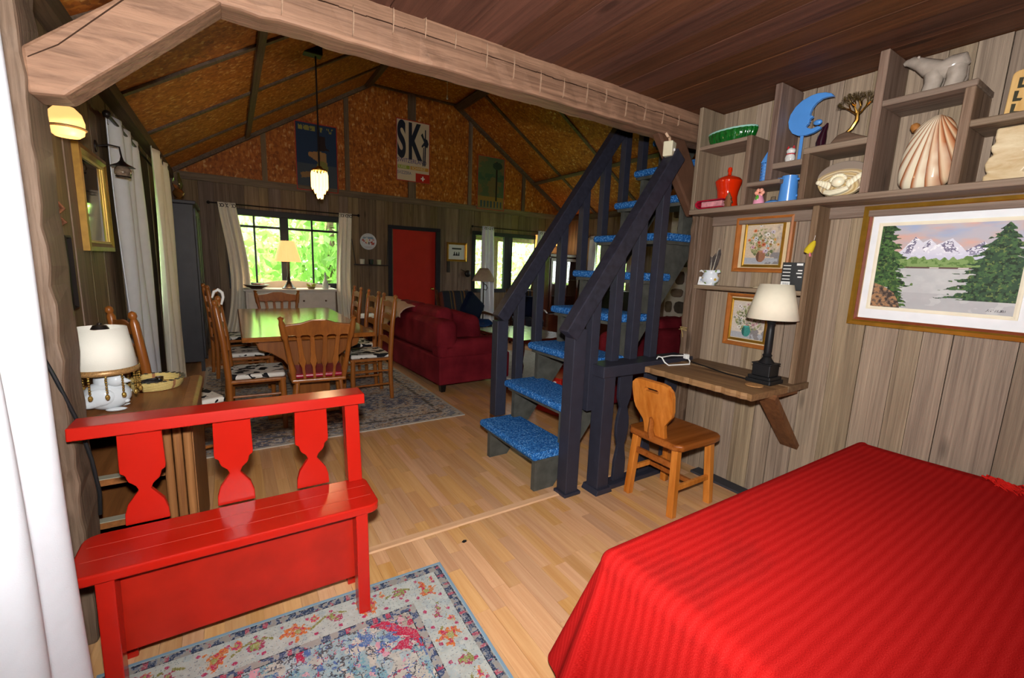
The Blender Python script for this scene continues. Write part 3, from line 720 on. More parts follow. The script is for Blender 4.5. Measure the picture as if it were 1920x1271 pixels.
B('shelf_board', -.3, 1.775, 1.90, 1.804); B('wall_rail', -.3, 1.715, 1.86, 1.775, 2.755)
B('upright', 1.868, 1.804, 1.893, 2.425, m=m_barn)
B('shelf_board', 1.560, 2.166, 1.868, 2.188); B('upright', 1.532, 1.804, 1.560, 2.190)
B('shelf_board', 1.345, 1.902, 1.532, 1.926); B('upright', 1.395, 1.926, 1.430, 2.425)
B('shelf_board', 1.245, 1.980, 1.395, 2.010); B('upright', 1.212, 1.804, 1.245, 2.030); B('shelf_board', .970, 2.030, 1.245, 2.060)
B('upright', .934, 1.804, .970, 2.425); B('shelf_board', .622, 2.180, .934, 2.206); B('upright', .625, 1.804, .658, 2.180)
B('shelf_board', -.3, 2.022, .625, 2.049)
B('upright', 1.165, .803, 1.197, 1.775, 2.63); B('shelf_board', 1.197, 1.298, 1.865, 1.324, 2.63); B('upright', 1.865, .803, 1.893, 1.775, 2.655)

# ------------------------------------------------------------------ wooden desk chair
from mathutils.geometry import tessellate_polygon
def plate(outer, holes, t, M=None):
    loops = [[Vector((x, y, 0)) for x, y in outer]] + [[Vector((x, y, 0)) for x, y in h] for h in holes]
    tri = tessellate_polygon(loops); flat = [p for l in loops for p in l]; n = len(flat); mb = MB()
    vs = [(p.x, p.y, -t/2) for p in flat] + [(p.x, p.y, t/2) for p in flat]; fs = []
    for a, b, c in tri:
        ar = (flat[b] - flat[a]).cross(flat[c] - flat[a]).z
        if ar < 0: a, b = b, a
        fs += [(a + n, b + n, c + n), (c, b, a)]
    o = 0
    for l in loops:
        m = len(l); ar = sum(l[i].x * l[(i+1) % m].y - l[(i+1) % m].x * l[i].y for i in range(m)); cw = (ar > 0) == (o == 0)
        for i in range(m):
            a, b = o + i, o + (i+1) % m; fs.append((a, b, b + n, a + n) if cw else (b, a, a + n, b + n))
        o += m
    return mb.add(vs, fs, M)
ch = empty('desk_chair', (2.25, 1.63, 0), rad(0), 'honey-varnished wooden chair with slotted board back at the desk', 'chair')
m_honey = wood('honey_pine', 'a85a16', 'd8893a', axis=2, coords='object', rough=.22, spec=.5, vary=.04, bump=.03, grain=30)
m_honeyd = wood('honey_pine_dark', '7a3d12', 'a8622a', axis=0, coords='object', rough=.22, spec=.5, vary=.04, bump=.03, grain=30)
out = [(-.205, -.16), (-.215, .0), (-.205, .16), (-.17, .20), (.12, .205), (.185, .195), (.215, .16), (.22, 0), (.215, -.16), (.185, -.195), (.12, -.205), (-.17, -.20)]
MB().prism(out, 2, .405, .445).build('seat', m_honeyd, ch, bevel=.012, seg=3)
bk = [(-.074, -.03), (-.074, .07), (-.08, .10), (-.13, .165), (-.14, .20), (-.145, .29), (-.14, .325), (-.115, .35), (-.08, .358), (.08, .358), (.115, .35), (.14, .325), (.145, .29), (.14, .20), (.13, .165), (.08, .10), (.074, .07), (.074, -.03)]
slot = [(a[0], a[1]) for a in rrect(-.05, .292, .05, .314, .0105, 3)]
Mb = Matrix.Translation((-.165, 0, .43)) @ Matrix.Rotation(rad(-12), 4, 'Y') @ Matrix(((0, 0, 1, 0), (1, 0, 0, 0), (0, 1, 0, 0), (0, 0, 0, 1)))
plate(bk, [slot], .028, Mb).build('backrest', m_honey, ch, bevel=.006, seg=2)
MB().tube([(-.20, .0, .435), (-.218, 0, .48), (-.214, 0, .53), (-.225, 0, .56)], [.022, .017, .015, .008], 8).build('back_brace', m_honeyd, ch, smooth=True)
for sx, sy in ((-1, 1), (-1, -1), (1, -1), (1, 1)):
    MB().bar((sx*.155, sy*.145, .41), (sx*.175, sy*.165, 0), .042, .042, up=(0, 1, 0)).build('leg', m_honey, ch, bevel=.004)
for sy in (-1, 1): MB().bar((-.168, sy*.158, .17), (.168, sy*.158, .17), .022, .03).build('stretcher', m_honey, ch, bevel=.003)
MB().bar((-.16, -.15, .3), (-.16, .15, .3), .022, .036).build('stretcher', m_honeyd, ch, bevel=.003)
MB().bar((.0, -.155, .17), (.0, .155, .17), .022, .028).build('stretcher', m_honeyd, ch, bevel=.003)

# ------------------------------------------------------------------ pictures
def framed(name, label, cat, loc, rot, w, h, fw, fmat, cw, chh, art, matc='e9ecec', fillet=None, depth=.03, extra=None, glass=False):
    root = empty(name, loc, 0, label, cat); root.rotation_euler = rot
    MB().ring(w, h, fw, 0, depth).build('frame', fmat, root, bevel=0)
    if extra: MB().ring(w - fw*1.0, h - fw*1.0, fw * .5, depth*.5, depth*.85).build('inner_moulding', extra, root)
    MB().box((-w/2 + .004, -h/2 + .004, .001), (w/2 - .004, h/2 - .004, .006)).build('mat_board', plain('mat_' + matc, matc, .8, .2, var=.03), root)
    if fillet: MB().ring(cw + .03, chh + .03, .016, .006, .012).build('fillet', fillet, root)
    art.build('canvas', vcol('oil_paint', .6, .3), root, (0, 0, .0075))
    return root
def landscape():
    a = Art(.50, .40, .0018); u, v = a.u, a.v; n = fbm(u*6, v*14, 3); n2 = fbm(u*40, v*40, 7, 3); n3 = fbm(u*14, v*14, 4)
    a.put(v > -1, 'b9b4bd'); a.put(np.clip((n - .40) * 2.6, 0, .9) * (v > .6), 'dca694'); a.put(np.clip((fbm(u*4, v*9, 33) - .48) * 3, 0, .8) * (v > .75), '97abcf')
    def mtn(pts, c): 
        m = a.poly(pts); a.put(m, c); return m
    mt = a.poly([(.08, .58), (.18, .70), (.27, .86), (.33, .79), (.38, .83), (.43, .76), (.53, .83), (.60, .74), (.63, .69), (.74, .79), (.82, .66), (.86, .56)])
    a.put(mt, 'd9d8e4'); 
    for pts in ([(.20,.70),(.27,.86),(.29,.83),(.25,.66),(.18,.62)], [(.33,.72),(.38,.83),(.385,.76),(.35,.68)], [(.46,.76),(.53,.83),(.55,.74),(.6,.66),(.5,.68)], [(.63,.69),(.74,.79),(.75,.7),(.78,.62),(.66,.64)]):
        a.put(a.poly(pts) & (n2 > .36), '77718a')
    a.put(mt & (n2 > .56), 'efeff5'); a.put(np.clip((.70 - v) * 8, 0, 1) * mt, 'c4c4da')
    bank = v < (.585 + .05 * vn(u * 34, u * 0, 3)); a.put(bank & (v > .49), '7f9a5c'); a.put(bank & (v > .49) & (n2 > .5), '5d7d3e'); a.put((v > .485) & (v < .505), '5c4440'); a.put((v > .49) & (v < .50) & (n3 > .52), 'e5ddd6')
    a.put(v <= .487, 'b8b9ba'); a.put((v < .487) * np.clip((n3 - .35) * 2, 0, 1) * .7, 'cfcfcc'); a.put((v < .2) & (fbm(u*5, v*8, 12) > .45), 'a9a8ab', .6)
    def tree(cx, top, bot, wid, c1, c2, seed):
        k = np.clip((top - v) / (top - bot), 0, 1); edge = wid * (k ** .8) * (.75 + .6 * (np.mod(k * 9 + .3 * vn(u*20, v*5, seed), 1))) * (.75 + .5 * vn(u*30, v*60, seed + 3))
        m = (np.abs(u - cx) < edge) & (v < top) & (v > bot); a.put(m, c1); a.put(m & (fbm(u*50, v*38, seed) > .5), c2); a.put(m & (fbm(u*60, v*44, seed+9) > .64), '66793f'); a.put(m & (fbm(u*40, v*40, seed+5) < .36), '1d2f1c')
    tree(.03, 1.25, .25, .20, '33512c', '4d7038', 11); tree(.16, .42, .02, .10, '2f4a28', '48692f', 17)
    tree(.87, .99, .14, .27, '2e4a31', '436338', 23)
    rk = a.poly([(0, 0), (0, .30), (.08, .26), (.17, .19), (.22, .08), (.24, 0)]); a.put(rk, '6f5a4a'); a.put(rk & (n2 > .5), 'a37a55'); a.put(rk & (n2 < .38), '3f322b')
    a.put((v > .035) & (v < .06) & (u > .83) & (u < .95) & (fbm(u*160, v*60, 2, 2) > .38), '4b4a4f'); return a
m_wfr = plain('walnut_gold_frame', '7a3a22', .35, .4, var=.2)
framed('painting', 'large mountain lake painting with white mat in a gold frame', 'painting', (2.785, .677, 1.467), RW, .665, .60, .038, m_gold, .50, .40, landscape(), 'e8ebee', m_cream, .03, m_wfr)
def flowers(seed, vase, bgc):
    a = Art(.22, .235, .002); u, v = a.u, a.v; rr = random.Random(seed); n = fbm(u*9, v*9, seed)
    a.put(v > -1, bgc); a.put(np.clip((n - .4) * 3, 0, 1) * (u > .45), 'a89a8f'); a.put((v < .16), 'a9abb0'); a.put((v < .3) & (u > .6) & (n > .45), '85807f')
    a.put(a.ell(.5, .55, .40, .36) & (fbm(u*22, v*22, seed+1) > .5), '9a9a6a'); a.put(a.ell(.5, .5, .36, .34) & (fbm(u*26, v*26, seed+2) > .56), '66704a')
    m = a.ell(.47, .20, .13, .15); a.put(m, vase); a.put(m & (u < .42), tuple_c(vase, .7)); a.put(a.ell(.47, .33, .10, .02), tuple_c(vase, 1.2))
    for k in range(26):
        x = .5 + rr.gauss(0, .19); y = .6 + rr.gauss(0, .15); r = rr.uniform(.035, .075); c = rr.choice(('d9743c', 'e3a04e', 'd8a3b5', 'e7e3dc', 'c9c3d6', 'a6793c', 'd0d4da', 'c95f3f') if seed == 1 else ('d8b7bb', 'e7e3dc', 'b98a94', 'd9d4cf', '8d9a86', 'c9a3a8'))
        th = np.arctan2((v - y) * 1.15, u - x); d = np.hypot(u - x, (v - y) * 1.15); a.put(d < r * (.75 + .25 * np.cos(th * rr.choice((7, 9, 11)))), c); a.put(d < r * .28, '6d4a2a')
    a.c *= (.9 + .2 * fbm(u*60, v*60, 4, 2))[..., None]; return a
def tuple_c(h, k): return np.clip(np.array([int(h[i:i+2], 16) / 255 for i in (0, 2, 4)]) * k, 0, 1)
m_oakfr = plain('honey_oak_frame', 'a8642c', .4, .4, var=.12)
framed('flower_painting', 'framed bouquet painting with orange blooms in a brown vase above the shelf', 'painting', (2.784, 1.515, 1.588), RW, .345, .335, .025, m_oakfr, .215, .245, flowers(1, '9a6a50', 'd2bfa6'), 'd3bd96', m_gold)
framed('flower_painting', 'framed bouquet painting with pale roses in a green vase behind the lamp', 'painting', (2.784, 1.548, 1.115), RW, .29, .335, .022, m_oakfr, .215, .245, flowers(2, '3f8a80', 'cfc3b4'), 'd3bd96', m_gold)
# ------------------------------------------------------------------ things on and by the desk
def T(x, y, z): return Matrix.Translation((x, y, z))
lamp = empty('table_lamp', (2.535, 1.28, .803), 0, 'black column table lamp with cream cone shade on the desk', 'lamp')
MB().prism(rrect(-.072, -.072, .072, .072, .008, 2), 2, 0, .022).prism(rrect(-.064, -.064, .064, .064, .006, 2), 2, .022, .04).prism(rrect(-.05, -.05, .05, .05, .005, 2), 2, .04, .105).prism(rrect(-.055, -.055, .055, .055, .005, 2), 2, .105, .113).build('base', m_black, lamp, bevel=.003)
MB().lathe([(.042, .113), (.03, .13), (.02, .145), (.026, .155), (.018, .165), (.021, .18), (.0195, .30), (.018, .33), (.024, .338), (.02, .345), (.035, .352), (.038, .358), (.012, .365), (.012, .40)], 20).build('column', m_black, lamp, smooth=True)
MB().lathe([(.13, .362), (.082, .552)], 40, caps=False).build('lamp_shade', m_cream, lamp, smooth=True, solid=.003)
MB().tube([(.0, .0, .40), (.05, 0, .42), (.07, 0, .50), (.0, 0, .545)], .0025, 6).tube([(.0, .0, .40), (-.05, 0, .42), (-.07, 0, .50), (.0, 0, .545)], .0025, 6).build('harp', m_brass, lamp)
MB().tube([(-.06, .03, .006), (-.04, .2, .005), (.03, .4, .005), (.08, .56, .005), (.1, .6, .006)], .004, 6).build('cord', m_black, lamp, smooth=True)
tag(MB().lathe([(.0, 0), (.045, 0), (.045, .004), (0, .004)], 28, T(2.405, 1.262, .8015)).build('coaster', plain('cork', 'b98a5a', .9, .1, var=.2, vscale=120)), 'round cork coaster lying at the front of the desk', 'coaster')
rk = empty('wire_rack', (2.44, 1.82, .801), rad(-12), 'small white bent-wire holder on the left end of the desk', 'wire rack')
for y in (0,): 
    MB().tube([(-.115, .03, .035), (-.112, .02, .052), (-.10, .0, .05), (-.09, -.02, .02), (-.07, -.035, .004), (.10, -.035, .004), (.115, -.02, .02), (.118, .02, .05)], .0045, 8).build('wire', m_white, rk, smooth=True)
MB().tube([(-.10, .0, .05), (.0, .03, .052), (.118, .02, .05)], .004, 8).build('wire', m_white, rk, smooth=True)
MB().box((.1, .0, .03), (.128, .03, .062)).build('clip', m_white, rk, bevel=.003)
jug = empty('creamer_jug', (2.685, 1.785, 1.3245), rad(90), 'small floral china creamer on the shelf holding grey feathers', 'jug')
def jugc():
    t = NT('floral_china'); v = t.add('ShaderNodeTexVoronoi', i_Vector=t.add('ShaderNodeTexCoord').outputs['Object'], i_Scale=38.)
    s = t.add('ShaderNodeSeparateColor', i_Color=v.outputs['Color']); k = t.ramp(v.outputs['Distance'], [(.25, (1, 1, 1)), (.4, (0, 0, 0))])
    c = t.ramp(s.outputs[0], [(0, hx('c9a23a')), (.35, hx('7f9a4a')), (.6, hx('d8dfe6')), (1, hx('dfe6ec'))], 'CONSTANT')
    return t.out(t.mix(k, hx('dfe7ee'), c), .15, .6)
MB().lathe([(.028, 0), (.033, .008), (.048, .03), (.05, .05), (.04, .075), (.038, .088), (.044, .098)], 22, caps=False, sx=1.15).ball((-.05, 0, .092), (.022, .014, .012), 10, 6).build('body', jugc(), jug, smooth=True)
MB().tube([(.045, 0, .08), (.07, 0, .095), (.09, 0, .085), (.092, 0, .06), (.075, 0, .035), (.05, 0, .02)], .006, 8).build('handle', m_white, jug, smooth=True)
m_fea = plain('grey_feather', '4d4643', .9, .1, var=.3, vscale=60)
for k, (dx, dy, L) in enumerate(((-.04, .0, .20), (-.005, .01, .15))):
    fm = MB(); pts = [(0, 0, 0), (dx*.4, dy*.5, L*.5), (dx, dy, L)]
    fm.prism([(-.004, .06), (-.018, .1), (-.02, .17), (-.008, L), (.006, L-.01), (.016, .15), (.012, .1), (.003, .06)], 1, -.0008, .0008, Matrix.Rotation(math.atan2(dx, L), 4, 'Y') @ T(0, dy, .03))
    fe = tag(fm.build('feather', m_fea, None, (2.685, 1.785, 1.355 - .02), (0, 0, rad(90))), ('tall' if k == 0 else 'short') + ' grey feather standing in the china creamer', 'feather')
    MB().tube([(0, dy, .01), (dx*.5, dy, .03 + L*.5), (dx, dy, .03 + L)], [.0022, .0018, .001], 6).build('quill', m_cream, fe)
card = tag(MB().box((-.052, -.0008, 0), (.052, .0008, .055), Matrix.Rotation(rad(-14), 4, 'X')).build('business_card', plain('card_white', 'f4f4f2', .6, .2, var=.01), None, (2.652, 1.80, 1.325), (0, 0, rad(-90))), 'white printed card leaning against the china creamer', 'card')
for i, (a, b) in enumerate(((-.01, .04), (-.01, .045), (-.01, .03), (-.042, .042))): MB().box((a, -.0022, .044 - i*.009), (b, -.0012, .0465 - i*.009), Matrix.Rotation(rad(-14), 4, 'X')).build('print_line', plain('print_grey', '9aa0a8', .6), card)
MB().lathe([(0, 0), (.009, 0), (.009, .0008), (0, .0008)], 16, Matrix.Rotation(rad(-14), 4, 'X') @ T(-.032, -.001, .034) @ Matrix.Rotation(PI/2, 4, 'X')).build('print_mark', plain('print_blue', 'aab8d0', .6), card)
bxk = empty('tea_box', (2.70, 1.275, 1.3245), rad(12), 'black printed carton with white label standing behind the lamp shade', 'box')
MB().box((-.035, -.055, 0), (.035, .055, .155)).build('carton', plain('black_carton', '131414', .4, .4), bxk, bevel=.001)
for i in range(5): MB().box((-.0356, .012, .135 - i*.019), (-.0352, .05, .1395 - i*.019)).build('print_line', m_white, bxk)
for i, (w_, z) in enumerate(((.03, .138), (.022, .108), (.028, .092), (.02, .072))): MB().box((-.0356, -.045, z), (-.0352, -.045 + w_, z + .006 + (.006 if i == 0 else 0))).build('print_line', m_white, bxk)
MB().box((-.0362, .008, .0), (-.0354, .053, .048)).build('label', m_white, bxk)
for i in range(9): MB().box((-.0366, .014 + i*.0037, .028), (-.0363, .0155 + i*.0037, .042)).build('bar', m_black, bxk)
yo = empty('hanging_charm', (2.625, 1.19, 1.53), 0, 'small yellow and pink cloth charm hanging on the shelf upright', 'ornament')
MB().lathe([(.018, 0), (.022, .015), (.015, .05), (.006, .068), (.0, .07)], 12, Matrix.Rotation(rad(25), 4, 'X')).build('body', plain('yellow_cloth', 'cdb52c', .8, .1), yo, smooth=True)
MB().bar((-.006, -.012, .03), (-.006, -.02, -.02), .012, .006).build('ribbon', plain('pink_cloth', 'd87a86', .8), yo)
MB().tube([(0, -.025, .066), (-.0, -.028, .09)], .001, 5).build('string', m_white, yo)
tag(MB().lathe([(0, 0), (.04, 0), (.043, .006), (.03, .012), (0, .013)], 14, T(2.70, 1.46, 1.3245), sx=.6).build('flat_stone', plain('pale_stone', 'b9a98a', .7)), 'flat pale stone lying on the small shelf', 'stone')
# ------------------------------------------------------------------ ornaments on the display shelf
Z0 = 1.805
m_redg = plain('red_glaze', 'd02a06', .08, .6, var=.05)
jar = empty('ginger_jar', (2.695, 1.735, Z0), 0, 'glossy orange-red lidded jar on the display shelf', 'jar'); jar.scale = (1.1, 1.1, 1.05)
MB().lathe([(.062, 0), (.064, .008), (.056, .04), (.053, .075), (.057, .11), (.067, .145), (.07, .16)], 28).build('body', m_redg, jar, smooth=True)
MB().lathe([(.071, .158), (.072, .166), (.06, .182), (.03, .196), (.012, .203), (.008, .215), (.013, .228), (.01, .245), (.0, .25)], 28).build('lid', m_redg, jar, smooth=True)
dish = empty('candy_tray', (2.588, 1.775, Z0), 0, 'crimson glass tray curled at one end beside the lidded jar', 'tray')
MB().prism([(-.10, 0), (.06, 0), (.085, .014), (.09, .034), (.075, .052), (-.10, .054), (-.10, .046), (.06, .044), (.076, .034), (.072, .018), (.055, .008), (-.10, .008)], 0, -.034, .034).build('body', plain('crimson_glass', 'a0142c', .1, .6), dish, bevel=.003)
MB().box((-.03, -.095, .009), (.03, .045, .042)).build('candle_row', plain('pink_wax', 'c9868c', .6, .3, var=.25, vscale=50), dish, bevel=.004)
fir = tag(MB().prism([(-.02, 0), (.02, 0), (.018, .02), (.028, .025), (.014, .045), (.02, .05), (.008, .068), (.0, .085), (-.008, .068), (-.02, .05), (-.014, .045), (-.028, .025), (-.018, .02)], 0, -.008, .008).build('wooden_fir', wood('carved_wood', '5a3824', '8f6544', axis=2, knots=False), None, (2.572, 1.645, Z0), bevel=.002), 'small carved wooden fir tree in front of the lidded jar', 'figurine')
gd = empty('leaf_dish', (2.645, 1.715, 2.189), 0, 'green ceramic boat dish with pale rim on the highest left shelf', 'dish')
def gfn(u, v):
    a = u * 2 * PI; r = .80 + .20 * math.sin(v * PI / 2); rib = 1 + .02 * math.sin(a * 24) * (v > .05); x = .07 * r * math.cos(a) * rib; y = .15 * r * math.sin(a) * rib; return (x, y, .075 * v)
MB().surf(gfn, 168, 8).build('bowl', plain('green_glaze', '0f5a1c', .1, .6, var=.4, vscale=30), gd, smooth=True, solid=.004)
MB().tube([(.07 * math.cos(2*PI*k/60), .15 * math.sin(2*PI*k/60), .075) for k in range(61)], .0055, 8, caps=False).build('rim', plain('mint_glaze', '9fd2c4', .1, .6), gd, smooth=True)
MB().lathe([(0, .002), (.055, .002), (.055, .004), (0, .004)], 24, sy=2.15).build('base', plain('green_glaze', '0f5a1c', .1), gd)
m_blue = plain('sky_blue_enamel', '4f8fd8', .25, .5, var=.04)
cg = empty('cage_lantern', (2.665, 1.468, 1.927), 0, 'blue metal birdcage lantern with peaked roof on the small shelf', 'lantern')
MB().box((-.034, -.034, 0), (.034, .034, .006)).build('base', m_blue, cg)
MB().lathe([(.052, .115), (.03, .165), (.008, .205), (0, .208)], 4, Matrix.Rotation(PI/4, 4, 'Z')).build('roof', m_blue, cg)
bars = MB()
for k in range(6):
    q = -.033 + .0132 * k
    for a, b in (((-.033, q), None), ((.033, q), None), ((q, -.033), None), ((q, .033), None)): bars.tube([(a[0], a[1], .006), (a[0], a[1], .115)], .0022, 5)
    z = .02 + .018 * k
    for a, b in (((-.033, -.033), (.033, -.033)), ((.033, -.033), (.033, .033)), ((.033, .033), (-.033, .033)), ((-.033, .033), (-.033, -.033))): bars.tube([(*a, z), (*b, z)], .0018, 5)
bars.build('wire_sides', m_blue, cg)
MB().box((-.026, -.026, .006), (.026, .026, .112)).build('inner_liner', plain('pale_blue_liner', '6fa3dc', .5), cg)
pf = empty('flower_figurine', (2.60, 1.475, Z0), 0, 'little pink ceramic figurine with a flower head and green leaf', 'figurine')
MB().lathe([(.03, 0), (.028, .02), (.02, .045), (.01, .055)], 16).build('skirt', plain('pink_glaze', 'e79ab4', .15, .6), pf, smooth=True)
hd = MB()
for k in range(6): hd.ball((0, .018 * math.cos(k*PI/3), .066 + .014 * math.sin(k*PI/3)), (.01, .012, .012), 10, 6)
hd.build('petals', plain('peach_glaze', 'f0a58c', .15, .6), pf, smooth=True)
MB().ball((-.02, .0, .03), (.008, .011, .022), 10, 6).build('leaf', plain('leaf_glaze', '5aa03a', .15, .6), pf, smooth=True)
pt = empty('pitcher', (2.625, 1.330, Z0), 0, 'plain sky-blue enamel pitcher on the lower display shelf', 'pitcher')
MB().lathe([(.046, 0), (.047, .004), (.0385, .135), (.0395, .139)], 28).build('body', m_blue, pt, smooth=True)
MB().prism([(.0, .0), (.0, .05), (.034, .05)], 0, -.014, .014, T(0, .028, .086)).build('spout', m_blue, pt, bevel=.003)
MB().tube([(.0, -.038, .12), (.0, -.075, .115), (0, -.078, .05), (0, -.044, .03)], .006, 8).build('handle', m_blue, pt, smooth=True)
bd = empty('enamel_lid', (2.64, 1.415, Z0), 0, 'small blue enamel lid with wire handle behind the pitcher', 'lid')
MB().lathe([(.044, 0), (.04, .012), (.02, .022), (0, .024)], 20).build('dome', m_blue, bd, smooth=True)
MB().tube([(0, -.012, .02), (0, -.012, .04), (0, .012, .04), (0, .012, .02)], .002, 6).build('handle', m_chrome, bd)
ct = empty('cat_figurine', (2.63, 1.348, 2.0105), rad(90), 'small grey and white beckoning cat figurine with red ears', 'figurine')
m_catw = plain('cat_porcelain', 'd9d9d4', .12, .6, var=.25, vscale=50)
MB().ball((0, 0, .03), (.026, .02, .03), 14, 8).ball((0, -.003, .068), (.023, .018, .019), 14, 8).ball((.02, -.01, .045), (.007, .007, .022), 10, 6).ball((-.012, -.018, .008), (.009, .012, .008), 8, 6).ball((.012, -.018, .008), (.009, .012, .008), 8, 6).build('body', m_catw, ct, smooth=True)
for s in (-1, 1): MB().lathe([(.009, 0), (.0, .018)], 8, T(s*.014, 0, .08)).build('ear', plain('red_enamel', 'c8333a', .2), ct)
MB().tube([(.019 * math.cos(2*PI*k/16), -.002 + .017 * math.sin(2*PI*k/16), .052) for k in range(17)], .003, 6).build('collar', plain('red_enamel', 'c8333a', .2), ct)
for s in (-1, 1): MB().ball((s*.009, -.019, .072), .003, 8, 5).build('eye', m_black, ct)
mo = empty('moon_ornament', (2.655, 1.29, 2.0105), rad(90), 'blue crescent moon ornament with a face in profile on a stem', 'ornament')
# local x = +Y... drawn in local xz, x runs toward the window side
mo.rotation_euler = (0, 0, rad(-90))
outer = [(.112, .305), (.098, .322), (.07, .335), (.035, .341), (0, .338), (-.04, .325), (-.072, .30), (-.094, .265), (-.1, .23), (-.092, .195), (-.072, .165), (-.04, .146), (0, .14), (.035, .146), (.062, .158), (.07, .168)]
face = [(.052, .175), (.024, .168), (.006, .176), (-.006, .184), (-.002, .192), (.008, .198), (.006, .205), (.012, .211), (.008, .219), (.022, .226), (.024, .232), (.008, .240), (.008, .256), (.014, .274), (.03, .294), (.055, .308), (.08, .309)]
plate(outer + face, [], .022).build('crescent', m_blue, mo, rot=(PI/2, 0, 0), bevel=.005, seg=3)
MB().ball((.048, 0, .196), (.022, .012, .014), 14, 8).build('cloud', m_blue, mo, smooth=True)
MB().box((-.03, -.004, .0), (-.014, .004, .148)).build('stem', m_blue, mo, bevel=.002)
MB().prism(rrect(-.05, -.02, .02, .02, .01), 2, 0, .006).build('foot', m_blue, mo)
wolf = tag(MB().tube([(0, .0, 0), (0, .003, .03), (0, -.002, .06), (0, -.006, .085), (0, -.012, .105), (0, -.018, .122)], [.021, .023, .02, .014, .011, .004], 12).ball((0, -.004, .10), (.01, .013, .01), 10, 6).build('dark_figurine', plain('aubergine_glaze', '2c0f1c', .1, .6), None, (2.625, 1.198, 2.061), smooth=True), 'slender dark purple glazed figurine beside the blue moon', 'figurine')
# wire tree
wt = empty('wire_tree', (2.68, 1.082, 2.0615), 0, 'twisted brass wire bonsai tree growing from a driftwood base', 'ornament')
MB().prism([(-.10, 0), (.10, 0), (.085, .02), (.03, .045), (-.02, .07), (-.06, .06), (-.085, .03)], 0, -.025, .03).build('driftwood', wood('driftwood', '4a3629', '7d6350', axis=1, coords='object'), wt, rot=(0, 0, PI), bevel=.008)
tk = MB(); rt = random.Random(4)
tk.tube([(0, .08, .045), (0, .04, .06), (0, .01, .085), (0, -.008, .12), (0, -.006, .155)], [.005, .008, .01, .011, .009], 8)
tw = MB()
def grow(p, d, L, r, n):
    q = p + d * L; (tk if r > .003 else tw).tube([p, (p + q) / 2 + Vector((rt.uniform(-.3, .3), rt.uniform(-.3, .3), rt.uniform(-.2, .2))) * L * .3, q], [r, r*.85, r*.7], 5 if r > .002 else 4)
    if n:
        for k in range(3 if n > 1 else 4):
            dd = (d + Vector((rt.uniform(-.7, .7), rt.uniform(-.8, .8), rt.uniform(-.35, .5)))).normalized(); grow(q, dd, L * .68, r * .55, n - 1)
for d in ((0, .75, .65), (0, -.7, .7), (.2, -.15, 1), (-.2, .3, .9)): grow(Vector((0, -.006, .145)), Vector(d).normalized(), .042, .006, 5)
tk.build('trunk', m_brass, wt, smooth=True); tag(tw.build('twigs', plain('aged_brass_wire', '5c4a26', .4, .5, metal=.6), wt), kind='stuff')
ag = empty('agate_slab', (2.64, 1.088, Z0), 0, 'banded oval agate slab with a white resting cherub', 'ornament')
def agm():
    t = NT('agate_bands'); tc = t.add('ShaderNodeTexCoord'); mp = t.add('ShaderNodeMapping', i_Vector=tc.outputs['Object'], i_Scale=(1, .8, 1.25), i_Location=(0, 0, -.06))
    nz = t.add('ShaderNodeTexNoise', i_Vector=tc.outputs['Object'], i_Scale=14.); L_ = t.add('ShaderNodeVectorMath', operation='LENGTH'); t.link(mp.outputs[0], L_.inputs[0])
    f = t.math('FRACT', t.math('MULTIPLY', t.math('ADD', L_.outputs['Value'], t.math('MULTIPLY', nz.outputs[0], .03)), 34.))
    c = t.ramp(f, [(0, hx('e0cfa6')), (.3, hx('b2915c')), (.55, hx('d9c394')), (.8, hx('9d8468')), (1, hx('e4d6b4'))])
    return t.out(t.mix(t.ramp(L_.outputs['Value'], [(.108, (0, 0, 0)), (.12, (1, 1, 1))]), c, hx('8f8174')), .25, .5)
MB().prism([(.112 * math.cos(rad(a)) * (1 + .05 * math.sin(rad(a*3))), .094 + .094 * math.sin(rad(a)) * (1 + .06 * math.cos(rad(a*2)))) for a in range(0, 360, 8)], 0, -.012, .012).build('slab', agm(), ag, bevel=.004, rot=(0, rad(8), 0))
an = MB(); an.ball((-.03, .0, .075), (.022, .03, .026), 14, 8)
for k in range(22):
    a = rt.uniform(0, PI); b = rt.uniform(-1, 1); an.ball((-.03, .031 * math.cos(a), .082 + .026 * math.sin(a)), .009, 8, 5)
an.tube([(-.035, .05, .03), (-.042, .02, .022), (-.042, -.02, .028), (-.035, -.05, .04)], [.012, .015, .015, .011], 8)
an.build('cherub', plain('ivory_resin', 'efe6c8', .4, .4), ag, smooth=True)
for s in (-1, 1):
    wg = MB()
    for k in range(5): wg.ball((-.024, s*(.045 + .012*k), .062 + .009*k*(1 if s < 0 else .6)), (.006, .012, .02 - .002*k), 8, 6)
    wg.build('wing', plain('ivory_resin', 'efe6c8', .4, .4), ag, smooth=True)
be = empty('bear_sculpture', (2.655, .775, 2.207), rad(-90), 'polished grey stone polar bear sculpture looking up on an oval base', 'sculpture')
m_stone = plain('polished_stone', 'a2968a', .18, .5, var=.15, vscale=30)
MB().lathe([(.075, 0), (.078, .008), (.07, .016), (0, .02)], 24, sy=.45).build('base', m_stone, be, smooth=True)
def skin(chain, parent, name, mat, seg=12):
    mb = MB()
    for pts, rs in chain: mb.tube(pts, rs, seg)
    return mb.build(name, mat, parent, smooth=True, sub=1)
bb = MB().tube([(.085, 0, .098), (.07, 0, .112), (.04, 0, .108), (.0, 0, .098), (-.04, 0, .122), (-.075, 0, .15), (-.105, 0, .168), (-.125, 0, .17), (-.135, 0, .166)], [.012, .036, .042, .042, .036, .026, .022, .014, .008], 14)
for x, y in ((.055, .016), (.055, -.016), (-.018, .016), (-.018, -.016)): bb.tube([(x, y*.8, .09), (x + .004, y, .05), (x - .006, y, .012), (x - .012, y, .008)], [.034, .032, .03, .02], 10)
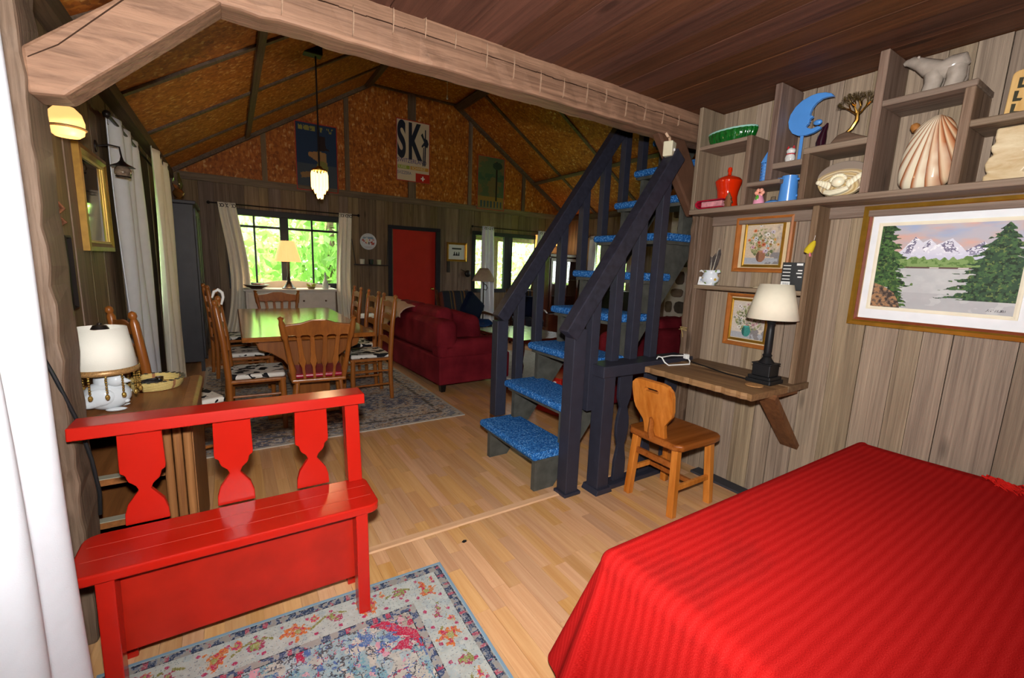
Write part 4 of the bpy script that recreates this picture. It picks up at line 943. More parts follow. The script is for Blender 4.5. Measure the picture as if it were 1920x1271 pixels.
bb.ball((-.08, .017, .175), .006, 8, 6).ball((-.08, -.017, .175), .006, 8, 6)
bb.build('body', m_stone, be, smooth=True)
vz = empty('shell_vase', (2.655, .768, Z0), 0, 'cream scallop-shell bottle with brown radiating bands and cork', 'vase')
def shellm():
    t = NT('shell_stripes'); tc = t.add('ShaderNodeTexCoord'); s = t.add('ShaderNodeSeparateXYZ', i_0=tc.outputs['Object'])
    yy = t.math('ADD', s.outputs[1], .02); zz = t.math('SUBTRACT', .33, s.outputs[2])
    a = t.math('ARCTAN2', yy, zz); nz = t.add('ShaderNodeTexNoise', i_Vector=tc.outputs['Object'], i_Scale=9.)
    f = t.math('FRACT', t.math('MULTIPLY', a, 6.5)); w1 = t.ramp(f, [(0, hx('7a4a2a')), (.05, hx('e6d9bd')), (.55, hx('e9dfc6')), (.9, hx('b0714a')), (1, hx('8a4a2c'))])
    side = t.ramp(t.math('ADD', t.math('MULTIPLY', a, -1.1), nz.outputs[0]), [(.35, (0, 0, 0)), (.8, (1, 1, 1))])
    c2 = t.ramp(f, [(0, hx('6a3418')), (.1, hx('a45e38')), (.5, hx('cf9a72')), (.75, hx('e0c7a2')), (1, hx('8a4a2a'))])
    return t.out(t.mix(side, w1, c2), .08, .6)
def shfn(u, v):
    a = u * 2 * PI; z = .315 * v; w_ = float(np.interp(v, [0, .03, .12, .3, .5, .7, .85, .94, 1], [.045, .07, .09, .099, .096, .084, .066, .045, .012])); t_ = w_ * .6
    rib = 1 + .006 * math.cos(math.atan2(w_ * math.cos(a), .34 - z) * 40); return (t_ * math.sin(a) * rib, w_ * math.cos(a) * rib - .012 * v, z)
MB().surf(shfn, 64, 30).build('body', shellm(), vz, smooth=True)
MB().lathe([(.016, 0), (.018, .02), (.012, .03), (0, .032)], 14, T(0, .055, .268) @ Matrix.Rotation(rad(-25), 4, 'X')).build('stopper', plain('cork_stopper', 'a0682e', .7), vz, smooth=True)
al = empty('alabaster_carving', (2.66, .51, Z0), rad(-90), 'banded cream alabaster carving with stacked scrolls at right end', 'carving')
pr = [(.062, 0), (.065, .03), (.052, .038), (.06, .05), (.066, .075), (.058, .1), (.045, .112), (.054, .125), (.058, .145), (.046, .158), (.05, .175), (.05, .212)]
MB().prism([(-a, z) for a, z in pr] + [(a * .9, z) for a, z in reversed(pr)], 1, -.03, .03).build('body', wood('banded_alabaster', 'b8996c', 'e6d8b6', axis=0, coords='object', rough=.35, grain=22, stretch=.3, knots=False, vary=.02, bump=.05), al, bevel=.01, seg=3)
pq = empty('carved_plaque', (2.66, .43, 2.0495), rad(-90), 'pale wooden plaque with dark carved marks on the right shelf', 'plaque')
MB().prism(rrect(-.125, 0, .125, .19, .02), 1, -.01, .01, Matrix.Rotation(rad(-8), 4, 'X')).build('board', wood('pale_wood', 'c79a58', 'e0bb7e', axis=2, coords='object', knots=False, vary=.03), pq, bevel=.004)
mk = plain('carved_dark', '33301c', .7)
for k, (x, z) in enumerate((( -.10, .035), (-.10, .085), (-.095, .135), (-.045, .04), (-.045, .09), (-.04, .14), (.01, .05), (.01, .11), (.06, .05), (.06, .11))):
    MB().prism([(x - .008, z - .018), (x + .014, z - .02), (x + .018, z - .012), (x + .002, z - .008), (x + .004, z + .02), (x - .008, z + .022)], 1, -.013, -.009, Matrix.Rotation(rad(-8), 4, 'X')).build('carved_mark', mk, pq)
el = empty('sensor_box', (2.385, 1.965, 2.12), rad(20), 'cream plastic electrical box under the beam by the stairs', 'electrical box')
MB().box((-.035, -.03, 0), (.035, .03, .09)).build('housing', plain('cream_plastic', 'd9d2b4', .4, .4), el, bevel=.006)
MB().lathe([(.01, 0), (.008, .006), (0, .008)], 12, T(0, -.03, .04) @ Matrix.Rotation(PI/2, 4, 'X')).build('button', m_white, el)
MB().tube([(0, 0, .09), (-.02, 0, .115), (-.05, 0, .112), (-.06, .01, .13)], .008, 8).build('cable', plain('tan_cable', 'c9a88a', .6), el, smooth=True)
MB().box((.035, -.02, .0), (.05, .02, .02)).build('clip', m_chrome, el)
tag(MB().tube([(.0, -.03, .0), (-.02, 0, .01), (-.01, .025, .004), (.02, .02, .012), (.025, -.01, .006), (.0, -.03, .02), (-.02, .01, .025), (0, .0, -.03), (.004, 0, -.05)], .003, 6).build('twine', plain('jute', 'a98e58', .9), None, (2.675, 1.945, 1.0), smooth=True), 'knot of jute twine tied on the wall end post', 'twine')
tag(MB().tube([(-.56, 1.94, 1.2), (-.50, 1.94, 1.0), (-.468, 1.985, .82), (-.45, 2.0, .68), (-.44, 2.0, .55), (-.45, 2.02, .46)], .006, 8).build('power_cord', m_black, None, smooth=True), 'black power cord hanging down the left timber post', 'cord')
# bits on the floor
tag(MB().prism([(.0, 0), (.018, .004), (.022, .016), (.008, .022), (-.006, .012)], 2, .0005, .002).build('dark_scrap', m_black, None, (.925, 1.83, 0)), 'tiny dark scrap on the laminate floor near the threshold', 'scrap')
# ------------------------------------------------------------------ left side: cabinet, hen lamp, basket
cab = empty('open_cabinet', (-.42, 2.5, 0), 0, 'oak cabinet with open shelves standing behind the red bench', 'cabinet')
m_oak = wood('worn_oak', '6e4526', '9c6b3f', axis=2, rough=.45, vary=.04, bump=.1)
m_oaky = wood('worn_oak_top', '6a4122', '945f34', axis=1, rough=.35, vary=.04, bump=.1)
def Cb(mb, n, m, **k):
    o = mb.build(n, m, cab, **k); o.location = (.42, -2.5, 0); return o
Cb(MB().box((-.68, 2.18, .725), (-.215, 2.86, .75)), 'top', m_oaky, bevel=.004)
Cb(MB().prism([(-.215, .715), (-.16, .715), (-.16, .745), (-.175, .757), (-.215, .757)], 1, 2.175, 2.86), 'edge_moulding', m_oak, bevel=.003)
Cb(MB().box((-.20, 2.20, 0), (-.175, 2.84, .725)), 'side_panel', m_oak); Cb(MB().box((-.675, 2.20, 0), (-.655, 2.84, .725)), 'side_panel', m_oak)
Cb(MB().box((-.655, 2.82, 0), (-.20, 2.84, .725)), 'back_panel', m_oak)
for x in (-.262, -.228, -.194): Cb(MB().lathe([(.016, 0), (.016, .725)], 10, T(x, 2.195, 0)), 'fluted_stile', m_oak, smooth=True)
for z in (.0, .31, .49): Cb(MB().box((-.655, 2.20, z + .0), (-.265, 2.82, z + .025)), 'shelf', m_oaky)
for z in (.335, .515): Cb(MB().box((-.64, 2.201, z), (-.28, 2.24, z + .003)), 'shelf_edge_strip', plain('grey_liner', '8f8a78', .7))
for i, (z, c, w_) in enumerate(((.519, 'a83018', .12), (.557, '8a2a1a', .11), (.592, '5a3a2c', .1))):
    tag(MB().box((-.41, 2.24, z), (-.41 + w_, 2.40, z + .033)).build('book', plain('cover_' + c, c, .5), None, bevel=.003), ('orange-red' if i == 0 else 'dark red' if i == 1 else 'brown') + ' book lying flat in the open oak cabinet', 'book', 'books in the open cabinet')
hl = empty('hen_lamp', (-.462, 2.375, .7515), 0, 'white ceramic hen lamp with beaded white shade on the cabinet', 'lamp')
m_china = plain('white_china', 'bcc1c5', .1, .6, var=.03)
hen = MB().ball((.0, 0, .062), (.078, .06, .062), 24, 14).ball((.0, -.0, .125), (.040, .038, .06), 20, 12).ball((.034, -.022, .128), (.032, .029, .030), 18, 10).lathe([(.014, 0), (.008, .014), (0, .026)], 10, T(.060, -.03, .124) @ Matrix.Rotation(rad(100), 4, 'Y')).ball((-.07, 0, .06), (.04, .035, .03), 14, 8).ball((.03, -.04, .008), (.035, .016, .008), 10, 6).ball((.03, .03, .008), (.035, .016, .008), 10, 6)
hen.build('body', m_china, hl, smooth=True)
wg = MB()
for k in range(4): wg.ball((-.012 - .012*k, -.052 + .002*k, .066 - .007*k), (.046 - .004*k, .014, .036 - .004*k), 14, 8, None)
wg.build('wing', m_china, hl, smooth=True)
for k in range(22):
    a = rad(-150 + k * 13); zz = .035 + .045 * ((k * 7) % 5) / 5
    MB().ball((.066 * math.cos(a) * (1.08 - .2 * abs(zz - .06) / .06), .052 * math.sin(a) * 1.08, zz), (.012, .012, .009), 8, 5).build('feather_scale', m_china, hl, smooth=True) if -.6 < math.sin(a) and k % 2 == 0 else None
MB().lathe([(.108, .168), (.082, .345)], 40, caps=False).build('lamp_shade', plain('white_linen', 'd9d6ca', .8, .2, var=.02, bump=.2, bscale=400), hl, smooth=True, solid=.003)
m_braid = plain('bronze_braid', '9a7548', .4, .4, metal=.3, var=.4, vscale=220)
MB().lathe([(.1105, .163), (.1115, .172), (.1095, .185)], 40, caps=False).build('braid_trim', m_braid, hl, smooth=True, solid=.004)
MB().lathe([(.0, .338), (.03, .338), (.022, .352), (.008, .356), (.008, .362), (0, .365)], 16).build('finial', m_iron, hl, smooth=True)
m_bead = plain('gold_bead', '9c7a3a', .2, .5, metal=.6, var=.3)
def dangle():
    mb = MB()
    for q in range(7): mb.ball((0, 0, -.006 - q * .0105), .0045, 8, 5)
    return mb.ball((0, 0, -.088), (.008, .008, .012), 8, 6)
dg0 = None
for k in range(13):
    a = 2 * PI * k / 13 + .55; p = (.107 * math.cos(a), .107 * math.sin(a), .165)
    if dg0 is None: dg0 = dangle().build('bead_drop', m_bead, hl, p, smooth=True)
    else: share(dg0, 'bead_drop', hl, p)
MB().lathe([(.008, .18), (.008, .34)], 8).build('stem', m_brass, hl)
bs = empty('woven_basket', (-.345, 2.70, .7515), rad(10), 'shallow coiled straw basket with dark stitched rim on the cabinet', 'basket')
def bask():
    t = NT('coiled_straw'); tc = t.add('ShaderNodeTexCoord'); s = t.add('ShaderNodeSeparateXYZ', i_0=tc.outputs['Object'])
    w_ = t.math('SINE', t.math('MULTIPLY', s.outputs[2], 900.)); a = t.math('ARCTAN2', s.outputs[1], s.outputs[0]); st_ = t.math('SINE', t.math('MULTIPLY', a, 120.))
    c = t.ramp(t.math('ADD', w_, t.math('MULTIPLY', st_, .5)), [(0, hx('b39a58')), (.6, hx('d9c687'))]); t.bump(w_, .5, .004)
    m1 = t.math('GREATER_THAN', t.math('SINE', t.math('MULTIPLY', a, 5.)), .96)
    return t.out(t.mix(t.math('MULTIPLY', m1, .8), c, hx('8a4a3a')), .8, .2)
MB().lathe([(.075, 0), (.1, .002), (.112, .02), (.116, .045), (.108, .045), (.1, .012), (0, .008)], 40).build('bowl', bask(), bs, smooth=True)
for k in range(24):
    a = 2*PI*k/24; MB().box((-.006, -.009, 0), (.006, .009, .003), T(.112*math.cos(a), .112*math.sin(a), .045) @ Matrix.Rotation(a + PI/2, 4, 'Z')).build('rim_stitch', plain('dark_stitch', '3d3a2a', .8), bs)
wa = empty('wristwatch', (-.36, 2.69, .762), rad(30), 'wristwatch with dark strap lying in the straw basket', 'watch')
MB().tube([(.04*math.cos(a*PI/8) , .028*math.sin(a*PI/8), .022) for a in range(17)], .008, 6).build('strap', m_black, wa)
MB().lathe([(.018, 0), (.018, .008), (.015, .01), (0, .01)], 20, T(.035, 0, .028)).build('case', m_chrome, wa, smooth=True)
# ------------------------------------------------------------------ left wall: sconces, mirror, frames, curtains, armoire
m_bulb = glow('warm_bulb_glass', 'ffdf9a', 5.0)
def point(parent_loc, e, col=(1, .72, .4), r=.05):
    l = bpy.data.lights.new('lamp_glow', 'POINT'); l.energy = e; l.color = col; l.shadow_soft_size = r
    o = bpy.data.objects.new('lamp_glow', l); COL.objects.link(o); o.location = parent_loc; return o
def sconce(loc, label, lit):
    root = empty('wall_sconce', loc, 0, label, 'wall lamp')
    MB().lathe([(.06, 0), (.055, .012), (.02, .02)], 20, T(0, 0, .02) @ Matrix.Rotation(PI/2, 4, 'Y')).build('back_plate', m_iron, root, smooth=True)
    MB().tube([(.0, 0, .02), (.05, 0, .05), (.09, 0, .06), (.10, 0, .04)] if lit else [(0, 0, .02), (.10, 0, .05), (.18, 0, .04), (.19, 0, -.05)], .008, 8).build('arm', m_iron, root, smooth=True); X0 = .19
    if lit:
        MB().lathe([(.05, -.10), (.068, -.085), (.074, -.06), (.076, -.02), (.066, .02), (.04, .05), (.02, .055)], 24, T(.11, 0, 0), caps=False).build('glass_shade', glow('amber_shade', 'ffc878', 1.25), root, smooth=True)
        MB().tube([(.11 + .076*math.cos(2*PI*k/28), .076*math.sin(2*PI*k/28), -.055) for k in range(29)], .007, 8, caps=False).build('band', m_braid, root, smooth=True)
        MB().ball((.11, 0, -.03), .03, 12, 8).build('bulb', m_bulb, root, smooth=True)
    else:
        MB().lathe([(.105, .0), (.085, .012), (.04, .035), (.018, .06), (.008, .10), (0, .105)], 24, T(X0, 0, -.15)).build('cap', m_iron, root, smooth=True)
        MB().lathe([(.05, -.0), (.068, -.03), (.07, -.06), (.055, -.095)], 24, T(X0, 0, -.15), caps=False).build('ribbed_glass', plain('smoky_glass', '6f5f50', .12, .6, var=.5, vscale=25), root, smooth=True)
        MB().lathe([(.062, -.098), (.065, -.092), (.055, -.088)], 24, T(X0, 0, -.15), caps=False).build('ring', m_iron, root, smooth=True)
    return root
sc1 = sconce((XL, 2.90, 1.995), 'lit amber glass wall lamp high on the left wall above the mirror', True); point((XL + .2, 2.82, 1.80), 3); sc1.scale = (.85, .85, .85)
sconce((XL, 3.96, 2.05), 'unlit lantern-style wall lamp with black cap before the left curtain', False).scale = (.65, .65, .65)
def still():
    a = Art(.40, .46, .01); a.put(a.v > -1, '6b655a'); return a
mi = empty('wall_mirror', (XL + .003, 3.70, 1.69), 0, 'tall gilt-framed mirror on the left wall', 'mirror'); mi.rotation_euler = LW
MB().ring(.64, .58, .055, 0, .03).build('frame', plain('antique_gilt', '96712f', .35, .5, metal=.6, var=.2), mi)
MB().ring(.545, .485, .014, .012, .024).build('inner_moulding', plain('pale_gilt', 'd8b860', .3, .5, metal=.6), mi)
MB().box((-.27, -.24, .004), (.27, .24, .01)).build('mirror_glass', plain('mirror_silver', 'b5b5ae', .04, .5, metal=1, var=.02), mi)
sf = empty('small_frame', (XL + .003, 2.985, 1.29), 0, 'narrow dark picture frame seen edge-on beside the left post', 'picture'); sf.rotation_euler = LW
MB().ring(.10, .36, .02, 0, .03).build('frame', m_iron, sf); MB().box((-.04, -.165, .002), (.04, .165, .006)).build('picture', plain('olive_print', '6d6a4c', .6, .3, var=.4), sf)
tag(MB().tube([(-.012, 0, 0), (.02, .012, .03), (.0, -.01, .06), (.02, .01, .09), (.0, 0, .13)], [.006, .01, .008, .01, .004], 8).build('dried_sprig', plain('rust_petals', '6a4430', .8, .2, var=.5, vscale=80), None, (XL + .02, 2.93, 1.5), smooth=True), 'little rust-coloured dried sprig on the left wall by the post', 'dried flowers')
def rod(name, label, p, q, r=.011):
    root = empty(name, ((p[0]+q[0])/2, (p[1]+q[1])/2, p[2]), 0, label, 'curtain rod'); L_ = root.location
    p = Vector(p) - L_; q = Vector(q) - L_; MB().tube([p, q], r, 8).build('pole', m_iron, root, smooth=True)
    d = (q - p).normalized()
    for e, s in ((p, -1), (q, 1)): MB().ball(tuple(e + d * s * .02), .024, 10, 8).build('finial', m_iron, root, smooth=True)
    return root
rod('curtain_rod', 'black curtain rod over the left wall curtains', (-.62, 4.0, 2.275), (-.62, 6.3, 2.275))
curtain('curtain', 'white grommet curtain panel on the left wall nearest the mirror', (-.625, 4.62, 0), PI/2, 1.04, .02, 2.32, 3, .03, m_curt, sweep=.0, seed=1, ramp_=.2)
m_curt2 = plain('warm_white_curtain_cloth', 'e6e0d0', .8, .2, var=.03)
curtain('curtain', 'cream-white grommet curtain panel on the left wall beside the armoire', (-.52, 5.66, 0), PI/2, 1.12, .02, 2.32, 3.5, .03, m_curt2, sweep=.0, seed=3, ramp_=.2)
ar = empty('armoire', (-.45, 6.83, 0), 0, 'tall charcoal-painted armoire standing in the far left corner', 'armoire')
m_char = plain('charcoal_paint', '38373c', .45, .3, var=.12, vscale=8)
MB().box((-.2, -.42, .12), (.12, .42, 1.97)).build('body', m_char, ar, bevel=.006)
MB().box((-.22, -.45, 1.97), (.15, .45, 2.01)).build('cornice', m_char, ar, bevel=.008)
for s in (-1, 1):
    d = MB().box((.12, s*.21 - .2, .16), (.14, s*.21 + .2, 1.93)).build('door', m_char, ar, bevel=.003)
    for z0, z1 in ((.24, .95), (1.05, 1.85)): MB().box((.14, s*.21 - .14, z0), (.146, s*.21 + .14, z1)).build('panel', m_char, d, bevel=.003)
    MB().ball((.152, s*.03, 1.0), .012, 10, 6).build('knob', m_chrome, d, smooth=True)
    for x in (-.16, .1): MB().box((x - .02, s*.39 - .02, 0), (x + .02, s*.39 + .02, .12)).build('leg', m_char, ar)
MB().box((-.15, -.425, .2), (.07, -.42, 1.9)).build('side_panel', m_char, ar)
ol = empty('oil_lamp', (-.47, 6.65, 2.011), 0, 'brass and glass oil lamp standing on top of the armoire', 'oil lamp')
MB().lathe([(.06, 0), (.05, .02), (.02, .04), (.05, .07), (.06, .1), (.04, .13), (.03, .14)], 18).build('font', plain('amber_glass', '7d5428', .08, .6, metal=.3), ol, smooth=True)
MB().lathe([(.03, .14), (.05, .19), (.045, .23), (.025, .30), (.026, .33)], 18, caps=False).build('chimney', m_glass, ol, smooth=True)
# ------------------------------------------------------------------ dining rug
def drug():
    w, h = 2.09, 3.05; a = Art(w, h, .012); X = a.u*w; Y = a.v*h; n = fbm(X*5, Y*9, 3); n2 = fbm(X*40, Y*60, 6, 3); n3 = fbm(X*16, Y*40, 8)
    a.put(a.v > -1, 'a8a097'); a.put(np.clip((n - .42) * 5, 0, 1), 'b7a996'); a.put((n3 > .55), '8a8c94'); a.put((n3 < .38), 'b59a82'); a.put((n2 > .6), '5e5a5e'); a.put((n2 < .33), 'c7beb2'); a.put((fbm(X*3, Y*3, 15) > .56) & (n2 > .45), '6f6f7d')
    d = np.minimum(np.minimum(X, w - X), np.minimum(Y, h - Y)); a.put((d > .16) & (d < .19) & (n3 > .4), '6d6660'); a.put(d < .02, 'b9b0a4'); return a
dr_ = empty('rug', (-.30, 3.55, .001), rad(.6), 'large faded grey-beige distressed rug under the dining table', 'rug')
drug().build('pile', vcol('dining_rug_pile', .95, .05, .4, 300), dr_, (0, 0, .0075), center=False)
MB().box((0, 0, 0), (2.09, 3.05, .007)).build('backing', plain('rug_edge2', 'b9b0a4', .9), dr_)
RZ = .0105
# ------------------------------------------------------------------ dining table and chairs
m_maple = wood('maple_stain', '7a4318', 'a8672c', axis=1, coords='world', rough=.14, spec=.6, vary=.04, bump=.02, knots=False, grain=30)
m_maplez = wood('maple_stain_upright', '7a4318', 'a8652a', axis=2, coords='object', rough=.3, spec=.5, vary=.05, bump=.05, knots=False, grain=30)
tb = empty('dining_table', (.56, 5.15, RZ), 0, 'polished maple trestle dining table in the far room', 'table')
MB().box((-.52, -1.15, .715), (.52, 1.15, .755)).build('table_top', m_maple, tb, bevel=.008, seg=3)
MB().box((-.40, -1.0, .68), (.40, 1.0, .715)).build('apron', m_maplez, tb)
for s in (-1, 1):
    hwt = [(0.0, .36), (.05, .36), (.07, .30), (.12, .20), (.20, .15), (.32, .15), (.44, .17), (.52, .22), (.58, .30), (.62, .40), (.68, .42)]
    MB().prism([(-b, a) for a, b in hwt] + [(b, a) for a, b in reversed(hwt)], 1, s*.95 - .03, s*.95 + .03).build('trestle', m_maplez, tb, bevel=.008)
MB().box((-.035, -.92, .16), (.035, .92, .26)).build('stretcher', m_maplez, tb, bevel=.006)
def cowm():
    t = NT('cowhide'); nz = t.add('ShaderNodeTexNoise', i_Vector=t.add('ShaderNodeNewGeometry').outputs['Position'], i_Scale=11., i_Detail=2., i_Distortion=.6)
    return t.out(t.ramp(nz.outputs[0], [(.0, hx('d9d4ca')), (.53, hx('dcd8cf')), (.545, hx('17171a')), (1, hx('141416'))]), .7, .2)
m_cow = cowm()
def ladder_chair():
    root = empty('ladder_chair', (0, 0, 0), 0, 'x', 'chair', 'ladder-back dining chairs with cowhide seats')
    # faces local +x, back at x=-.21
    for s in (-1, 1):
        MB().tube([(-.20, s*.19, 0), (-.185, s*.19, .25), (-.185, s*.19, .45), (-.205, s*.19, .75), (-.235, s*.195, 1.0), (-.237, s*.195, 1.02), (-.24, s*.195, 1.035), (-.241, s*.195, 1.055), (-.241, s*.195, 1.065)], [.02, .023, .025, .024, .022, .014, .022, .018, .004], 10).build('back_post', m_maplez, root, smooth=True)
        MB().tube([(.19, s*.20, 0), (.19, s*.20, .2), (.185, s*.195, .43)], [.018, .024, .022], 10).build('leg', m_maplez, root, smooth=True)
        for z in (.16, .3): MB().tube([(-.19, s*.19, z), (.19, s*.2, z)], [.01, .01], 8).build('stretcher', m_maplez, root)
    MB().tube([(.19, -.2, .22), (.19, .2, .22)], .011, 8).build('stretcher', m_maplez, root)
    for i, z in enumerate((.58, .70, .82, .95)):
        x = -.185 - .05 * max(0, (z - .5) / .5); pts = [(-.185, z - .02)] + [(-.185 + .37*k/12, z + .028 + .018 * math.sin(PI*k/12) + .004 * math.cos(4*PI*k/12)) for k in range(13)] + [(.185, z - .02)] + [(.185 - .37*k/8, z - .028 + .008*math.sin(PI*k/8)) for k in range(1, 8)]
        MB().prism(pts, 0, x - .007, x + .007).build('slat', m_maplez, root, bevel=.002)
    MB().box((-.205, -.21, .405), (.21, .21, .435)).build('seat_frame', m_maplez, root, bevel=.01)
    MB().box((-.185, -.20, .435), (.205, .20, .475)).build('seat_cushion', m_cow, root, bevel=.018, seg=3)
    return root
lc = ladder_chair()
spots = [(1.35 - .06, 4.55, 180, 'ladder-back chair with cowhide seat on the sofa side, nearest the stairs'),
         (1.35 - .06, 5.15, 181, 'ladder-back chair with cowhide seat in the middle of the sofa side'),
         (1.35 - .06, 5.92, 179, 'ladder-back chair on the sofa side farthest along toward the white buffet'),
         (.13, 4.13, -2, 'ladder-back chair with cowhide seat at the near left of the dining table'),
         (.10, 5.05, 1, 'ladder-back chair half hidden at the left of the table, before the armoire'),
         (-.34, 3.47, 24, 'ladder-back chair against the left wall behind the hen lamp'),
         (-.02, 6.12, 8, 'farthest ladder-back chair at the left of the table near the window')]
for i, (x, y, a, lb) in enumerate(spots):
    c = lc if i == 0 else copy_tree(lc)
    c.location = (x - (.15 if i < 3 else 0), y, RZ); c.rotation_euler = (0, 0, rad(a)); c['label'] = lb
def arrow_chair(name, loc, rz, label, cushion):
    root = empty(name, loc, rz, label, 'chair')       # faces +y, back toward -y
    MB().prism([(-.2, -.2), (.2, -.2), (.23, .1), (.21, .21), (-.21, .21), (-.23, .1)], 2, .42, .45).build('seat', m_maplez, root, bevel=.01, seg=3)
    for sx in (-1, 1):
        MB().tube([(sx*.185, -.175, .44), (sx*.19, -.185, .50), (sx*.19, -.19, .52), (sx*.205, -.21, .60), (sx*.23, -.25, .78), (sx*.235, -.258, .80), (sx*.25, -.28, .90), (sx*.255, -.287, .93), (sx*.256, -.288, .95), (sx*.256, -.289, .962)], [.018, .022, .028, .02, .018, .024, .023, .014, .024, .006], 12).build('back_post', m_maplez, root, smooth=True)
        for sy in (-1, 1): MB().tube([(sx*.16, sy*.15, .42), (sx*.18, sy*.18, .2), (sx*.2, sy*.21, 0)], [.018, .022, .014], 10).build('leg', m_maplez, root, smooth=True)
        MB().tube([(sx*.185, -.19, .16), (sx*.185, .19, .16)], .011, 8).build('stretcher', m_maplez, root)
    Mt = T(0, -.18, .45) @ Matrix.Rotation(rad(12.5), 4, 'X')
    crest = [(-.235, .36), (-.235, .455), (-.12, .47), (-.05, .495), (.05, .495), (.12, .47), (.235, .455), (.235, .36)]
    for k in range(5, 0, -1):
        xc = -.235 + .094 * (k - .5); crest += [(xc + .047, .352), (xc + .038, .362), (xc + .02, .374), (xc - .02, .374), (xc - .038, .362)]
    crest += [(-.235, .352)]
    MB().prism([(x, z) for x, z in crest], 1, -.011, .011, Mt).build('crest_rail', m_maplez, root, bevel=.003)
    for k in range(4):
        x0, x1 = -.105 + .07*k, -.141 + .094*k
        pr = [(0, .010), (.10, .010), (.15, .026), (.2, .017), (.34, .016), (.37, .012)]
        Ms = Mt @ Matrix.Shear('XY', 4, (0, 0)) if False else Mt
        pts = [(x0 + (x1 - x0)*z/.37 - b, z) for z, b in pr] + [(x0 + (x1 - x0)*z/.37 + b, z) for z, b in reversed(pr)]
        MB().prism(pts, 1, -.006, .006, Ms).build('spindle', m_maplez, root, bevel=.002)
    if cushion: MB().box((-.20, -.17, .45), (.20, .2, .485)).build('seat_cushion', plain('crimson_satin', '9c1230', .35, .4), root, bevel=.016, seg=3)
    return root
arrow_chair('arrow_back_chair', (.57, 3.90, RZ), rad(-5), 'arrow-back chair with crimson cushion at the near head of the table', True)
arrow_chair('arrow_back_chair', (.52, 6.42, RZ), rad(182), 'arrow-back chair at the far head of the table before the buffet', False)
hk = tag(MB().tube([(.0, -.05, .03), (.015, -.05, .075), (.04, -.05, .09), (.065, -.05, .07), (.07, -.05, .035), (.055, -.05, -.02)], [.006, .011, .013, .012, .01, .007], 8).build('white_hook', m_white, None, (-.13, 3.98, 1.06), smooth=True), 'white curved handle hooked over the near left ladder-back chair', 'hook')
# ------------------------------------------------------------------ far wall: buffet, lamp, window curtains
bf = empty('buffet', (.78, 7.72, 0), 0, 'white painted dresser with scrolled back rail under the left window', 'dresser')
m_buf = plain('chalk_white_paint', 'cfc9c0', .6, .3, var=.06, vscale=10)
MB().box((-.62, -.22, .1), (.62, .22, .90)).build('body', m_buf, bf, bevel=.006)
MB().box((-.65, -.25, .90), (.65, .235, .935)).build('top', m_buf, bf, bevel=.008)
MB().prism([(-.62, .935), (.62, .935), (.62, .97), (.45, .99), (.25, 1.03), (.1, 1.045), (-.1, 1.045), (-.25, 1.03), (-.45, .99), (-.62, .97)], 1, .20, .225).build('back_rail', m_buf, bf, bevel=.004)
for r in range(3):
    for s in (-1, 1):
        d = MB().box((s*.31 - .28, -.238, .14 + r*.25), (s*.31 + .28, -.22, .37 + r*.25)).build('drawer', m_buf, bf, bevel=.004)
        for k in (-.16, .16): MB().ball((s*.31 + k, -.25, .255 + r*.25), .016, 10, 6).build('knob', plain('brown_knob', '5a4636', .4), d, smooth=True)
for sx in (-.58, .58):
    for sy in (-.18, .18): MB().box((sx - .025, sy - .025, 0), (sx + .025, sy + .025, .1)).build('leg', m_buf, bf)
ZB = .936
pl_ = empty('pleated_lamp', (.745, 7.60, ZB), 0, 'lit table lamp with pleated cream shade on the white dresser', 'lamp')
MB().lathe([(.10, 0), (.10, .012), (.075, .03), (.045, .075), (.022, .12), (.028, .16), (.016, .19), (.014, .40)], 20).build('base', plain('dark_bronze', '2d1d14', .35, .5, metal=.4), pl_, smooth=True)
def plt(u, v):
    a = u*2*PI; r = (.185 - .085*v) * (1 + .012*math.sin(a*40)); return (r*math.cos(a), r*math.sin(a), .41 + .31*v)
MB().surf(plt, 240, 6).build('lamp_shade', glow('lit_pleated_shade', 'f0b26a', 1.35, 'e8d3a8'), pl_, smooth=True)
MB().lathe([(.02, .72), (.012, .74), (0, .75)], 10).build('finial', m_iron, pl_)
MB().ball((0, 0, .53), .035, 12, 8).build('bulb', m_bulb, pl_, smooth=True); point((.745, 7.60, 1.40), 5)
bw = empty('shallow_bowl', (.31, 7.62, ZB), 0, 'wide dark wooden bowl on the left of the white dresser', 'bowl')
MB().lathe([(.07, 0), (.12, .02), (.17, .055), (.16, .058), (.1, .03), (0, .022)], 24).build('body', plain('dark_turned_wood', '4a3020', .4), bw, smooth=True)
MB().ball((.02, 0, .055), (.09, .08, .03), 12, 6).build('contents', plain('brown_fruit', '7a4a2a', .6, var=.4, vscale=40), bw, smooth=True)
po = empty('potted_plant', (1.06, 7.60, ZB), 0, 'small yellow-green succulent in a low pot on the white dresser', 'plant')
MB().lathe([(.045, 0), (.065, .03), (.06, .035), (0, .03)], 18).build('pot', plain('olive_pot', '6d6230', .5), po, smooth=True)
for k in range(14):
    a = k*2.4; t_ = rad(25 + (k*37) % 45)
    MB().lathe([(.004, 0), (.012, .03), (.0, .08)], 6, T(.02*math.cos(a), .02*math.sin(a), .03) @ Matrix.Rotation(a, 4, 'Z') @ Matrix.Rotation(t_, 4, 'Y'), sy=.4).build('leaf', plain('succulent', '9aa33a', .5), po, smooth=True)
bo = empty('glass_bottle', (1.27, 7.60, ZB), 0, 'tall clear glass bottle on the right of the white dresser', 'bottle')
MB().lathe([(.045, 0), (.045, .09), (.03, .13), (.016, .17), (.016, .25), (.02, .255)], 18, caps=True).build('glass', plain('pale_bottle_glass', 'b9c8c4', .1, .6), bo, smooth=True)
rod('curtain_rod', 'thin black rod above the left far window', (-.2, 7.90, 2.155), (1.86, 7.90, 2.155), .009)
